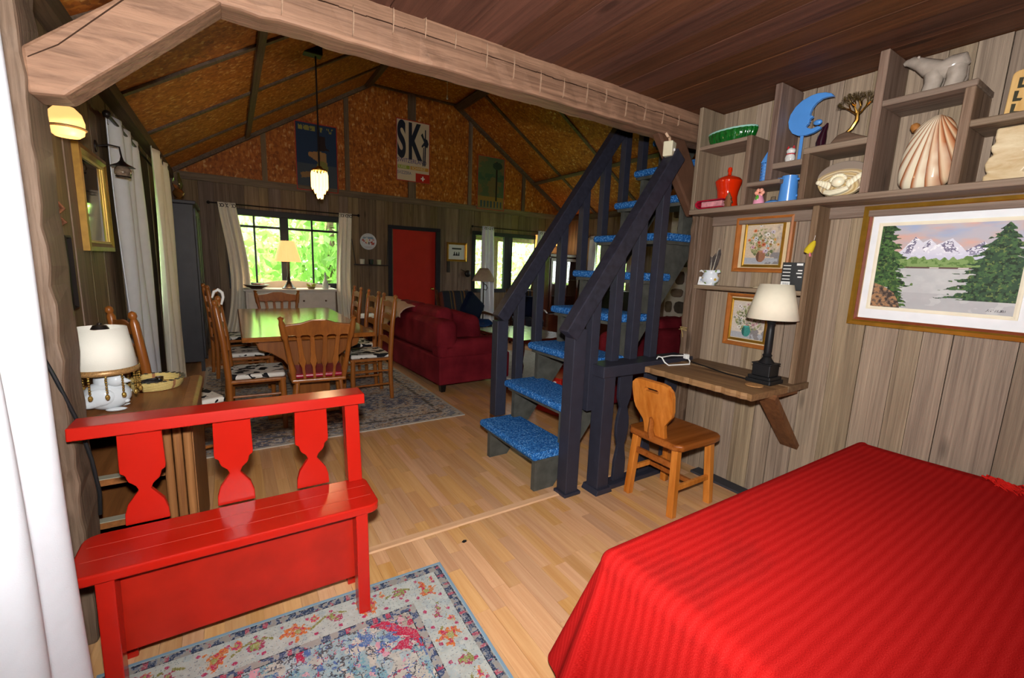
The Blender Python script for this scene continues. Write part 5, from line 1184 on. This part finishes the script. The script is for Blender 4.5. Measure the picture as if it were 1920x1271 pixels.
curtain('curtain', 'cream curtain drawn to the left of the dresser window', (.0, 7.87, 0), 0, .22, .12, 2.17, 3, .022, m_curt2, sweep=.12, nu=70, ramp_=1.0, seed=4, bulge=True)
curtain('curtain', 'cream curtain drawn to the right of the dresser window', (1.66, 7.87, 0), 0, .20, .12, 2.17, 3, .022, m_curt2, sweep=-.05, nu=70, ramp_=1.0, seed=6, bulge=True)
rod('curtain_rod', 'thin black rod above the window behind the floor lamp', (4.06, 7.90, 2.145), (5.98, 7.90, 2.145), .009)
curtain('curtain', 'white curtain hanging behind the floor lamp', (4.38, 7.87, 0), 0, .26, .05, 2.17, 3, .022, m_curt, sweep=.04, nu=70, ramp_=1.2, seed=7)
curtain('curtain', 'white curtain between the far window and the tall glass cabinet', (5.72, 7.87, 0), 0, .22, .62, 2.17, 3, .022, m_curt, sweep=-.16, nu=70, ramp_=2.2, seed=8)
rod('curtain_rod', 'thin black rod above the side window seen through the stairs', (6.42, 5.6, 2.06), (6.42, 7.35, 2.06), .009)
curtain('curtain', 'white curtain on the far side of the window seen through the stairs', (6.40, 7.02, 0), PI/2, .2, .7, 2.08, 3, .02, m_curt, sweep=0, nu=60, seed=9)
curtain('curtain', 'white tied curtain on the near side of the window seen through the stairs', (6.40, 5.95, 0), PI/2, .2, .7, 2.08, 3, .02, m_curt, sweep=-.05, nu=60, seed=10)
# ------------------------------------------------------------------ far wall: posters, plate, shelf, print
def poster(label, x, z, w_, h_, art):
    root = empty('poster', (x, 7.952, z), 0, label, 'poster'); root.rotation_euler = FW
    MB().ring(w_, h_, .014, -.004, .006).build('frame', plain('red_poster_edge', 'a8281a', .5), root)
    art.build('print', vcol('poster_print', .6, .25), root, (0, 0, .002)); return root
a1 = Art(.62, 1.03, .012); u, v = a1.u, a1.v
a1.put(v > -1, '20344f'); a1.put(v < .4, '3d4650'); a1.put((v > .88) & (v < .95) & (u > .08) & (u < .92) & (fbm(u*26, v*12, 3, 2) > .36), '8a8440')
a1.put(a1.poly([(.55, .82), (.70, .82), (.72, .66), (.82, .63), (.5, .6), (.55, .66)]), '2a1b18'); a1.put(a1.poly([(.30, .57), (.55, .60), (.72, .58), (.74, .40), (.62, .36), (.52, .44), (.30, .52)]), '9a7448'); a1.put(a1.ell(.62, .36, .14, .10), '7d7a3a'); a1.put(a1.poly([(.10, .26), (.40, .30), (.42, .22), (.12, .18)]), '8a6a42'); a1.put(a1.ell(.62, .14, .16, .1), '6a5038')
poster('dark blue vintage poster with a tan hatted figure left of the gable', 1.265, 2.995, .62, 1.03, a1)
a2 = Art(.62, 1.03, .012); a2.put(a2.v > -1, 'c9b49c'); a2.put((a2.u > .04) & (a2.u < .40) & (a2.v > .20) & (a2.v < .255), '8f9a3a'); a2.put((a2.u > .42) & (a2.u < .97) & (a2.v > .20) & (a2.v < .255), 'c08a3c'); a2.put((a2.u > .57) & (a2.v < .155), 'b5281a'); a2.put((a2.u > .57) & (a2.v > .155) & (a2.v < .165), 'c9b49c')
p2 = poster('white vintage ski poster with large lettering and red cross flag on the gable', 2.86, 3.345, .62, 1.03, a2)
m_ink = plain('poster_navy_ink', '131a2c', .6); m_ink2 = plain('poster_violet_ink', '4a3a7a', .6); m_ink3 = plain('poster_blue_ink', '3a4a7a', .6); m_ink4 = plain('poster_cream_ink', 'd9cba8', .6)
text('lettering', 'S', .82, m_ink, p2, (-.29, -.10, .004), sx=.40, bold=.03); text('lettering', 'K', .82, m_ink, p2, (-.10, -.11, .004), sx=.44, bold=.028)
sk = MB(); sk.prism([(.205, -.22), (.225, -.22), (.235, .12), (.235, .40), (.215, .40), (.212, .12)], 2, .003, .005); sk.prism([(.14, .30), (.17, .34), (.20, .26), (.26, .24), (.285, .17), (.26, .10), (.20, .13), (.16, .09), (.15, .12), (.20, .19)], 2, .003, .0052); sk.prism([(.17, -.22), (.19, -.22), (.20, .1), (.185, .1)], 2, .003, .005)
sk.build('skier_shape', m_ink, p2)
text('lettering', 'SWITZERLAND', .10, m_ink2, p2, (-.295, -.20, .004), sx=.80); text('lettering', 'SUISSE', .062, m_ink4, p2, (-.275, -.298, .004), sx=.85)
text('lettering', 'SCHWEIZ', .062, m_ink4, p2, (-.03, -.30, .004), sx=.95); text('lettering', 'SVIZZERA', .075, m_ink3, p2, (-.295, -.40, .004), sx=.78)
MB().box((.14, -.45, .003), (.215, -.43, .005)).box((.165, -.478, .003), (.19, -.402, .0052)).build('white_cross', m_white, p2)
a3 = Art(.62, 1.01, .012); u, v = a3.u, a3.v
a3.put(v > -1, '6a5a3c'); a3.put((fbm(u*4, v*7, 3) > .5), '4f5a40'); a3.put((v > .55) & (v < .68) & (fbm(u*5, v*9, 8) > .42), '3c5240'); a3.put(v < .25, '8a6a38'); a3.put((np.abs(u - .70) < .03) & (v > .18) & (v < .92), '241c16'); a3.put(a3.ell(.72, .84, .18, .07), '2c3a30'); a3.put((v < .17) & (v > .03) & (np.mod(u, .12) < .07) & (u > .1) & (u < .92), '3e4a50')
poster('dim olive poster with a lone dark tree right of the gable', 4.46, 3.005, .62, 1.01, a3)
pa = Art(.26, .26, .006); u, v = pa.u, pa.v; pa.put(v > -1, 'c7c9cf'); pa.put((v > .68) & (v < .82) & (fbm(u*9, v*9, 2) > .42), '7d90a6'); pa.put(a1b := (fbm(u*12, v*12, 5) > .52) & (np.abs(v - .45) < .2), 'a84a40'); pa.put(pa.poly([(.25, .7), (.4, .38), (.5, .4), (.45, .7), (.35, .55)]), 'd8cba8'); pa.put(pa.ell(.55, .4, .04, .1), '4a4436'); pa.put(v < .18, 'b7b3b8')
plr = empty('plate', (2.05, 7.975, 1.735), 0, 'round picture plate hung on the wall left of the red door', 'plate'); plr.rotation_euler = FW
MB().lathe([(0, 0), (.10, 0), (.14, .012), (.14, .016), (.10, .006), (0, .006)], 32).build('rim', plain('plate_china', 'c3c6cc', .2, .5), plr, smooth=True)
o = pa.build('painted_scene', vcol('oil_paint'), plr, (0, 0, .0085)); bm_keep = None
import bmesh
bm = bmesh.new(); bm.from_mesh(o.data); bmesh.ops.delete(bm, geom=[f for f in bm.faces if math.hypot(*f.calc_center_median()[:2]) > .125], context='FACES'); bm.to_mesh(o.data); bm.free()
ws = empty('hanging_shelf', (2.085, 7.90, 1.345), 0, 'small dark shelf hung on cords below the picture plate', 'shelf')
MB().box((-.28, -.06, -.02), (.28, .07, .0)).build('board', plain('dark_shelf', '2c1c14', .5), ws, bevel=.003)
for s in (-1, 1): MB().tube([(s*.27, 0, 0), (s*.31, .07, .42)], .006, 6).build('cord', m_black, ws)
for x, c, lb in ((1.925, 'c3bdb0', 'pale cup at the left of the hanging shelf'), (2.075, '15221c', 'dark green glass in the middle of the hanging shelf'), (2.215, 'b7b894', 'cream cup at the right of the hanging shelf')):
    tag(MB().lathe([(.036, 0), (.042, .085), (.036, .085), (.032, .008), (0, .008)], 16, T(x, 7.90, 1.346)).build('cup', plain('cup_' + c, c, .2), None, smooth=True), lb, 'cup')
pa2 = Art(.34, .28, .01); u, v = pa2.u, pa2.v; pa2.put(v > -1, 'c4c6c4'); pa2.put((np.abs(v - .72) < .05) & (u > .22) & (u < .80), '2a2c2e'); pa2.put((v > .26) & (v < .55) & (np.abs(np.mod(u*7, 1) - .5) < (.58 - v) * 1.6) & (u > .25) & (u < .68), '1e2024')
framed('framed_print', 'small gold-framed print of dark sails right of the red door', 'picture', (3.745, 7.98, 1.635), FW, .42, .36, .04, m_gold, .30, .24, pa2, 'c4c6c4')
tag(MB().box((3.54, 7.95, 1.24), (3.60, 7.982, 1.46)).build('thermometer', plain('dark_plaque', '241a14', .5), None, bevel=.004), 'narrow dark wooden plaque below the sail print', 'plaque')
wo_ = empty('metal_medallion', (3.985, 7.97, 1.225), 0, 'round dark metal ornament on the wall beside the far window', 'ornament')
MB().ball((0, -.02, 0), (.07, .035, .07), 16, 8).build('disc', m_iron, wo_, smooth=True); MB().tube([(-.14, .005, .08), (-.03, -.01, .03)], .006, 6).build('stem', m_iron, wo_)
# ------------------------------------------------------------------ pendant lamp
pe = empty('pendant_lamp', (.845, 5.2, 2.06), 0, 'lit pendant lamp with hanging crystal drops over the dining table', 'pendant lamp')
MB().lathe([(.008, .30), (.008, 1.40)], 8).build('rod', m_iron, pe)
MB().box((-.12, -.06, 1.36), (.06, .06, 1.47)).build('ceiling_box', m_iron, pe, bevel=.01)
MB().lathe([(.02, .3), (.04, .28), (.07, .27), (.07, .255), (0, .255)], 16).build('cap', m_brass, pe, smooth=True)
m_cry = glow('lit_crystal', 'ffcf80', 3.2)
for ring_, (r_, n_, z0, z1) in enumerate(((.075, 14, .06, .25), (.05, 10, .02, .24), (.025, 6, -.03, .22))):
    d0 = None
    for k in range(n_):
        a = 2*PI*k/n_; p = (r_*math.cos(a), r_*math.sin(a), 0)
        if d0 is None: d0 = MB().lathe([(.003, z1), (.0105, z1 - .03), (.0105, z0 + .03), (.0, z0)], 6).build('crystal_drop', m_cry, pe, p)
        else: share(d0, 'crystal_drop', pe, p, (0, 0, a))
point((.845, 5.2, 2.0), 10, r=.08)
tag(MB().tube([(2.2, 5.0, 3.62), (2.2, 5.0, 3.30)], .002, 5).lathe([(.0, 0), (.012, .01), (.006, .05), (0, .055)], 8, T(2.2, 5.0, 3.25)).build('pull_chain', m_white, None), 'thin pull chain with pale end hanging below the vault', 'pull chain')
# ------------------------------------------------------------------ sofa corner
def sofam():
    t = NT('burgundy_plush'); n = t.add('ShaderNodeTexNoise', i_Vector=t.add('ShaderNodeTexCoord').outputs['Object'], i_Scale=5., i_Detail=4.)
    c = t.ramp(n.outputs[0], [(.3, hx('5e151e')), (.7, hx('80222b'))]); return t.out(c, .9, .08)
m_sofa = sofam()
def sofa(loc, rz, label, L_, dep=.92, grp=None, pillows=True):
    r = empty('sofa', loc, rz, label, 'sofa')      # local: back along y at x=0, seat opens toward +x
    MB().box((0, 0, .09), (dep, L_, .40)).build('base', m_sofa, r, bevel=.02, seg=3)
    MB().box((0, 0, .40), (.24, L_, .80)).build('back', m_sofa, r, bevel=.09, seg=5)
    for y in (0, L_ - .24): MB().box((0, y, .36), (dep, y + .24, .585)).build('arm', m_sofa, r, bevel=.07, seg=5)
    n = 2 if L_ < 2 else 3; wd = (L_ - .5) / n
    for k in range(n):
        MB().box((.2, .25 + k*wd, .40), (dep + .02, .25 + (k+1)*wd - .01, .52)).build('seat_cushion', m_sofa, r, bevel=.045, seg=4)
        MB().box((.18, .25 + k*wd, .50), (.40, .25 + (k+1)*wd - .01, .88), Matrix.Rotation(rad(-6), 4, 'Y')).build('back_cushion', m_sofa, r, bevel=.08, seg=5)
    for x in (.05, dep - .1):
        for y in (.05, L_ - .1): MB().prism([(x, .0), (x + .045, 0), (x + .06, .09), (x - .01, .09)], 1, y, y + .06).build('foot', m_iron, r)
    return r
sofa((1.84, 4.30, 0), rad(3), 'burgundy plush sofa beside the dining rug, with its back to the table', 1.84)
tag(MB().box((-.09, -.24, -.18), (.09, .24, .18)).build('cushion', m_sofa, None, (2.28, 4.66, .68), (rad(8), rad(-22), rad(20)), bevel=.085, seg=5), 'burgundy plush cushion propped in the corner of the nearest sofa', 'cushion')
thr = MB()
def tfn(u, v):
    lft = .06 + .50 * u ** 1.5; s = -(.17 + lft) + (.34 + .22 + lft) * v; x = max(-.17, min(.17, s)); d = max(0, abs(s) - .17); z = .845 + .07 * math.cos(x / .17 * PI / 2) ** .6 - d - .05 * (1 - u); x += (math.copysign(.02 + .03*d, s) if d else 0)
    return (x + .006 * math.sin(u*14), (u - .5) * .95 + .02 * math.sin(v*6), z + .004*math.sin(u*20))
tag(MB().surf(tfn, 40, 40).build('throw_blanket', plain('beige_fleece', 'b89a86', .95, .1, var=.05, bump=.3), None, (1.88, 5.72, .0), (0, 0, rad(3)), smooth=True, solid=.012), 'beige fleece throw draped over the back of the nearest sofa', 'blanket')
sofa((5.1, 2.98, 0), rad(90), 'burgundy plush sofa half hidden behind the staircase', 2.05)
bt = empty('side_table', (1.78, 6.85, 0), 0, 'small dark side table with a white top edge behind the sofa', 'side table')
MB().box((-.2, -.2, .56), (.2, .2, .585)).build('top', m_white, bt, bevel=.003); MB().box((-.18, -.18, .2), (.18, .18, .56)).build('body', plain('dark_cherry', '3c1a12', .4), bt, bevel=.004)
for x in (-.16, .16):
    for y in (-.16, .16): MB().box((x - .015, y - .015, 0), (x + .015, y + .015, .2)).build('leg', m_iron, bt)
# striped armchairs
def stripes():
    t = NT('striped_upholstery'); s = t.add('ShaderNodeSeparateXYZ', i_0=t.add('ShaderNodeTexCoord').outputs['Object'])
    f = t.math('FRACT', t.math('MULTIPLY', t.math('ADD', s.outputs[0], 5.), 4.2))
    return t.out(t.ramp(f, [(0, hx('2a2c36')), (.32, hx('6a5632')), (.4, hx('2c3038')), (.58, hx('5e3a22')), (.63, hx('8a6e44')), (.68, hx('5a2c20')), (.75, hx('2a2c36'))], 'CONSTANT'), .8, .2)
m_str = stripes(); m_wal = wood('walnut_arms', '3c2214', '6a4226', axis=1, coords='object', rough=.35, vary=.03, bump=.05, knots=False)
def armchair(loc, rz, label):
    r = empty('armchair', loc, rz, label, 'armchair')    # faces -y, back at +y
    MB().box((-.3, -.30, .30), (.3, .32, .44)).build('seat_cushion', m_str, r, bevel=.04, seg=3)
    MB().box((-.31, -.08, 0), (.31, .08, .55), T(0, .30, .40) @ Matrix.Rotation(rad(-14), 4, 'X')).build('back_cushion', m_str, r, bevel=.05, seg=3)
    for s in (-1, 1):
        MB().tube([(s*.34, -.36, .55), (s*.34, -.1, .58), (s*.34, .38, .56)], [.022, .028, .024], 8).build('arm', m_wal, r, smooth=True)
        MB().bar((s*.34, -.32, .56), (s*.34, -.34, 0), .04, .04, up=(0, 1, 0)).build('leg', m_wal, r); MB().bar((s*.34, .34, .57), (s*.34, .42, 0), .04, .04, up=(0, 1, 0)).build('leg', m_wal, r)
        MB().bar((s*.335, .36, .4), (s*.335, .50, .95), .035, .04, up=(0, 1, 0)).build('back_post', m_wal, r)
    MB().box((-.32, -.34, .24), (.32, .36, .30)).build('seat_frame', m_wal, r)
    return r
armchair((3.42, 6.75, 0), rad(12), 'striped armchair with wooden arms below the sail print')
m_navyc = plain('navy_cotton', '0e1730', .85, .15, var=.1)
tag(MB().box((-.22, -.06, -.22), (.22, .06, .22)).build('cushion', m_navyc, None, (3.50, 6.78, .67), (rad(-14), rad(40), rad(12)), bevel=.055, seg=4), 'navy cushion standing on its corner in the striped armchair by the door', 'cushion')
tag(MB().surf(lambda u, v: ((u - .5)*.56, (v - .5)*.56 + .02*math.sin(u*9), .455 + .02*math.sin(u*7 + v*5) - .25 * max(0, .2 - v)), 24, 24).build('blue_blanket', plain('royal_blue_cotton', '16386e', .85, .15), None, (3.42, 6.68, 0), (0, 0, rad(12)), smooth=True, solid=.02), 'royal blue blanket folded on the seat of the striped armchair', 'blanket')
armchair((4.75, 6.95, 0), rad(-25), 'striped armchair with wooden arms in front of the tall glass cabinet')
tag(MB().box((-.2, -.06, -.2), (.2, .06, .2)).build('cushion', m_navyc, None, (4.73, 6.93, .66), (rad(-14), rad(4), rad(-25)), bevel=.055, seg=4), 'navy cushion upright in the armchair by the glass cabinet', 'cushion')
flp = empty('floor_lamp', (3.83, 7.0, 0), 0, 'black floor lamp with beige bell shade before the far window', 'floor lamp')
MB().lathe([(.13, 0), (.13, .015), (.02, .03), (.011, .05), (.011, 1.1)], 20).build('pole', m_iron, flp, smooth=True)
MB().tube([(0, 0, .98), (.05, 0, .96), (.08, 0, 1.0), (.06, 0, 1.05), (0, 0, 1.08)], .007, 6).build('scroll', m_iron, flp, smooth=True)
MB().lathe([(.21, 1.12), (.16, 1.22), (.11, 1.30), (.075, 1.35)], 30, caps=False).build('lamp_shade', plain('beige_shade', 'a5927c', .8), flp, smooth=True, solid=.004)
cf = empty('coffee_table', (3.5, 5.2, .025), rad(3), 'low dark coffee table with glossy top on the white rug', 'coffee table')
m_cherry = wood('gloss_cherry', '33130c', '5a2416', axis=1, rough=.22, spec=.4, vary=.03, bump=0, knots=False)
MB().box((-.45, -.6, .40), (.45, .6, .45)).build('top', m_cherry, cf, bevel=.006)
for x in (-.4, .4):
    for y in (-.54, .54): MB().lathe([(.022, 0), (.032, .1), (.02, .16), (.035, .3), (.035, .40)], 12, T(x, y, .0)).build('leg', m_cherry, cf, smooth=True)
wr_ = tag(MB().surf(lambda u, v: (2.85 + 1.3*u + .03*math.sin(v*30), 4.35 + 1.7*v + .03*math.sin(u*25), .012 + .006*math.sin(u*60)*math.sin(v*70)), 60, 60).build('shaggy_rug', plain('white_shag', 'cfccc4', .95, .05, var=.12, vscale=30, bump=.6), None, smooth=True, solid=.012), 'white shaggy rug under the coffee table beyond the stairs', 'rug')
cu = empty('glass_cabinet', (5.93, 7.50, 0), 0, 'tall dark wood cabinet with glass doors in the far corner', 'cabinet')
m_mah = wood('dark_mahogany', '2c130c', '4e2416', axis=2, rough=.3, vary=.03, bump=.05, knots=False)
MB().box((-.38, .14, .0), (.38, .30, 1.62)).build('back', m_mah, cu)
for s in (-1, 1): MB().box((s*.38 - .02, -.18, 0), (s*.38 + .02, .30, 1.62)).build('side_panel', m_mah, cu)
MB().box((-.42, -.22, 1.62), (.42, .32, 1.69)).build('cornice', m_mah, cu, bevel=.012); MB().box((-.38, -.2, 0), (.38, .30, .45)).build('base', m_mah, cu, bevel=.006)
for z in (.8, 1.15): MB().box((-.36, -.15, z), (.36, .14, z + .012)).build('shelf', m_mah, cu)
for s in (-1, 1):
    d = MB().box((s*.19 - .185, -.20, .48), (s*.19 - .135, -.175, 1.60)).box((s*.19 + .135, -.20, .48), (s*.19 + .185, -.175, 1.60)).box((s*.19 - .135, -.20, 1.54), (s*.19 + .135, -.175, 1.60)).box((s*.19 - .135, -.20, .48), (s*.19 + .135, -.175, .55)).build('door', m_mah, cu, bevel=.003)
    MB().box((s*.19 - .135, -.19, .55), (s*.19 + .135, -.185, 1.54)).build('pane', m_pane, d)
ss = empty('wall_sconce', (6.16, 7.97, 1.95), 0, 'lit wall lamp above the tall glass cabinet', 'wall lamp')
MB().lathe([(.05, 0), (.03, .03), (0, .03)], 14, Matrix.Rotation(PI/2, 4, 'X')).build('back_plate', m_brass, ss, smooth=True)
MB().lathe([(.03, -.05), (.06, -.02), (.07, .04), (.05, .08)], 18, T(0, -.1, -.02), caps=False).build('glass_shade', glow('sconce_glass', 'ffb050', 4.5), ss, smooth=True)
MB().tube([(0, 0, 0), (0, -.08, -.06), (0, -.1, -.05)], .008, 6).build('arm', m_brass, ss); point((6.16, 7.80, 1.9), 5)
pg = empty('picture_panel', (5.80, 7.97, 1.93), 0, 'tall amber-toned panel leaning above the glass cabinet', 'picture')
MB().prism([(-.16, -.22), (.16, -.22), (.16, .1), (.1, .19), (0, .22), (-.1, .19), (-.16, .1)], 1, -.015, .01).build('panel', m_osb, pg, bevel=.004); MB().box((-.185, -.02, -.24), (-.155, .012, .16)).build('glow_strip', glow('amber_strip', 'ffb860', 1.2), pg)  # narrow strip along the panel's left edge has an amber emission of its own
tv = empty('television', (6.15, 5.9, 0), rad(90), 'black television on a low stand seen through the stairs', 'television')
MB().box((-.5, -.18, 0), (.5, .2, .5)).build('stand', m_mah, tv, bevel=.006); MB().box((-.45, -.03, .56), (.45, .03, 1.02)).build('screen', m_black, tv, bevel=.006); MB().box((-.12, -.1, .5), (.12, .1, .57)).build('foot', m_black, tv)
rb = empty('storage_box', (2.72, 3.30, 0), rad(10), 'bright red storage box with white edge under the stairs', 'box')
MB().box((-.2, -.16, 0), (.2, .16, .36)).build('body', plain('red_plastic', 'b01c10', .4), rb, bevel=.015); MB().box((-.21, -.17, .36), (.21, .17, .38)).build('lid', plain('red_plastic', 'b01c10'), rb, bevel=.006)
MB().box((-.206, -.1, .1), (-.2, -.07, .34)).build('white_strip', m_white, rb)
# ------------------------------------------------------------------ stone chimney
fp = struct('wall_chimney'); RS = random.Random(11)
MB().box((5.98, 2.9, 0), (XR, 4.75, 2.5)).build('mortar', plain('pale_mortar', 'b9b2a6', .9, .1, var=.1), fp)
z = .03; row = 0; m_fs = []
for c in ('4a3e34', '5c4c3c', '3e3530', '6a5a4a'): m_fs.append(plain('field_stone_' + c, c, .7, .3, var=.3, vscale=12, bump=.4, bscale=30))
while z < 2.4:
    h_ = RS.uniform(.16, .26); y = 2.93 - RS.random()*.1
    while y < 4.70:
        w_ = RS.uniform(.16, .3); b_ = min(y + w_, 4.735)
        if b_ - y > .07:
            n = 9; pts = [((y + b_)/2 + (b_ - y)*.5*math.copysign(abs(math.cos(2*PI*k/n))**.6, math.cos(2*PI*k/n))*RS.uniform(.86, 1) , z + h_/2 + h_*.46*math.copysign(abs(math.sin(2*PI*k/n))**.6, math.sin(2*PI*k/n))*RS.uniform(.86, 1)) for k in range(n)]
            MB().prism(pts, 0, 5.955, 5.99).build('stone', RS.choice(m_fs), fp, bevel=.012, seg=2)
        y += w_ + .035
    z += h_ + .035
# ------------------------------------------------------------------ outdoors
m_lawn = plain('lawn', '8fb550', .9, .1, var=.3, vscale=3)
tag(MB().box((-30, -30, -.6), (40, 45, -.45)).build('ground', m_lawn), kind='structure')
def leafm(name, c):
    t = NT(name); rnd = t.add('ShaderNodeNewGeometry').outputs['Random Per Island']
    c_ = hx(c); col = t.ramp(rnd, [(0, tuple(x*.7 for x in c_)), (.6, c_), (1, tuple(min(1, x*1.4) for x in c_))])
    t.out(col, .6, .3); tr = t.add('ShaderNodeBsdfTranslucent', i_Color=col); mx = t.add('ShaderNodeMixShader', i_0=.45)
    t.link(t.b.outputs[0], mx.inputs[1]); t.link(tr.outputs[0], mx.inputs[2]); t.link(mx.outputs[0], t.n['Material Output'].inputs[0]); return t.m
LM = [leafm('leaf_green', 'a8cc78'), leafm('leaf_lime', 'c2dc92'), leafm('leaf_deep', '94bb6c')]
m_bark = plain('bark', '5a4c40', .9, .1, var=.3, vscale=20); m_birch = plain('birch_bark', 'cfcabc', .8, .1, var=.15, vscale=15)
TR = random.Random(31)
protos = []
for k in range(3):
    mb = MB()
    for i in range(1700):
        th = TR.uniform(0, 2*PI); ph = math.acos(TR.uniform(-1, 1)); r_ = TR.random() ** .4; rr_ = 1 + .25*math.sin(th*3 + k) * math.sin(ph*4)
        c = Vector((1.5*r_*rr_*math.sin(ph)*math.cos(th), 1.5*r_*rr_*math.sin(ph)*math.sin(th), 1.9 + 2.1*r_*math.cos(ph)))
        E_ = Euler((TR.uniform(0, 6.3), TR.uniform(0, 6.3), TR.uniform(0, 6.3))).to_matrix(); L_ = TR.uniform(.07, .13)
        mb.add([c + E_ @ Vector(p) for p in ((-L_, 0, 0), (0, -L_*.5, 0), (L_, 0, 0), (0, L_*.5, 0))], [(0, 1, 2, 3)])
    root = empty('leafy_tree', (0, 0, -.45), 0, 'leafy green tree growing outside the cabin windows', 'tree', 'trees outside the windows')
    tag(mb.build('foliage', LM[k], root), kind='stuff')
    MB().tube([(0, 0, 0), (.05, .03, 1.2), (-.03, .05, 2.4), (.02, 0, 3.6)], [.1, .085, .06, .02], 8).build('trunk', m_birch if k == 1 else m_bark, root, smooth=True)
    protos.append(root)
ts = [(-1.2, 11.2), (.6, 12.2), (2.1, 11.4), (3.2, 12.0), (.2, 14), (2.4, 14.5), (4.6, 14.8), (6.4, 12.6), (7.6, 14.6), (9.2, 12.4), (10.4, 15.0), (9.5, 9.5), (11.5, 8.0), (10.5, 6.2), (12.6, 10.2), (8.2, 17.0), (5.6, 18), (1.0, 17.5), (-3.4, 5.4), (-4.2, 7.2), (-3.2, 3.6), (13, 12.8), (-1.8, 13.6), (3.8, 17)]
for i, (x, y) in enumerate(ts):
    t = protos[i] if i < 3 else copy_tree(protos[i % 3]); t.location = (x, y, -.45); t.rotation_euler = (0, 0, TR.uniform(0, 6)); s_ = TR.uniform(.95, 1.35); t.scale = (s_, s_, s_)
pch = empty('porch', (5.2, 9.6, 0), 0, 'covered wooden porch outside the far right window', 'porch')
for x in (-1.15, .35, 1.6): MB().box((x - .05, -.05, -.45), (x + .05, .05, 2.1)).build('post', m_bark, pch)
MB().box((-1.6, -.08, 2.0), (2.2, .08, 2.18)).build('beam', m_bark, pch); MB().prism([(-.35, 2.24), (.3, 2.12), (.3, 2.16), (-.35, 2.28)], 0, -1.6, 2.2).build('roof', m_bark, pch)
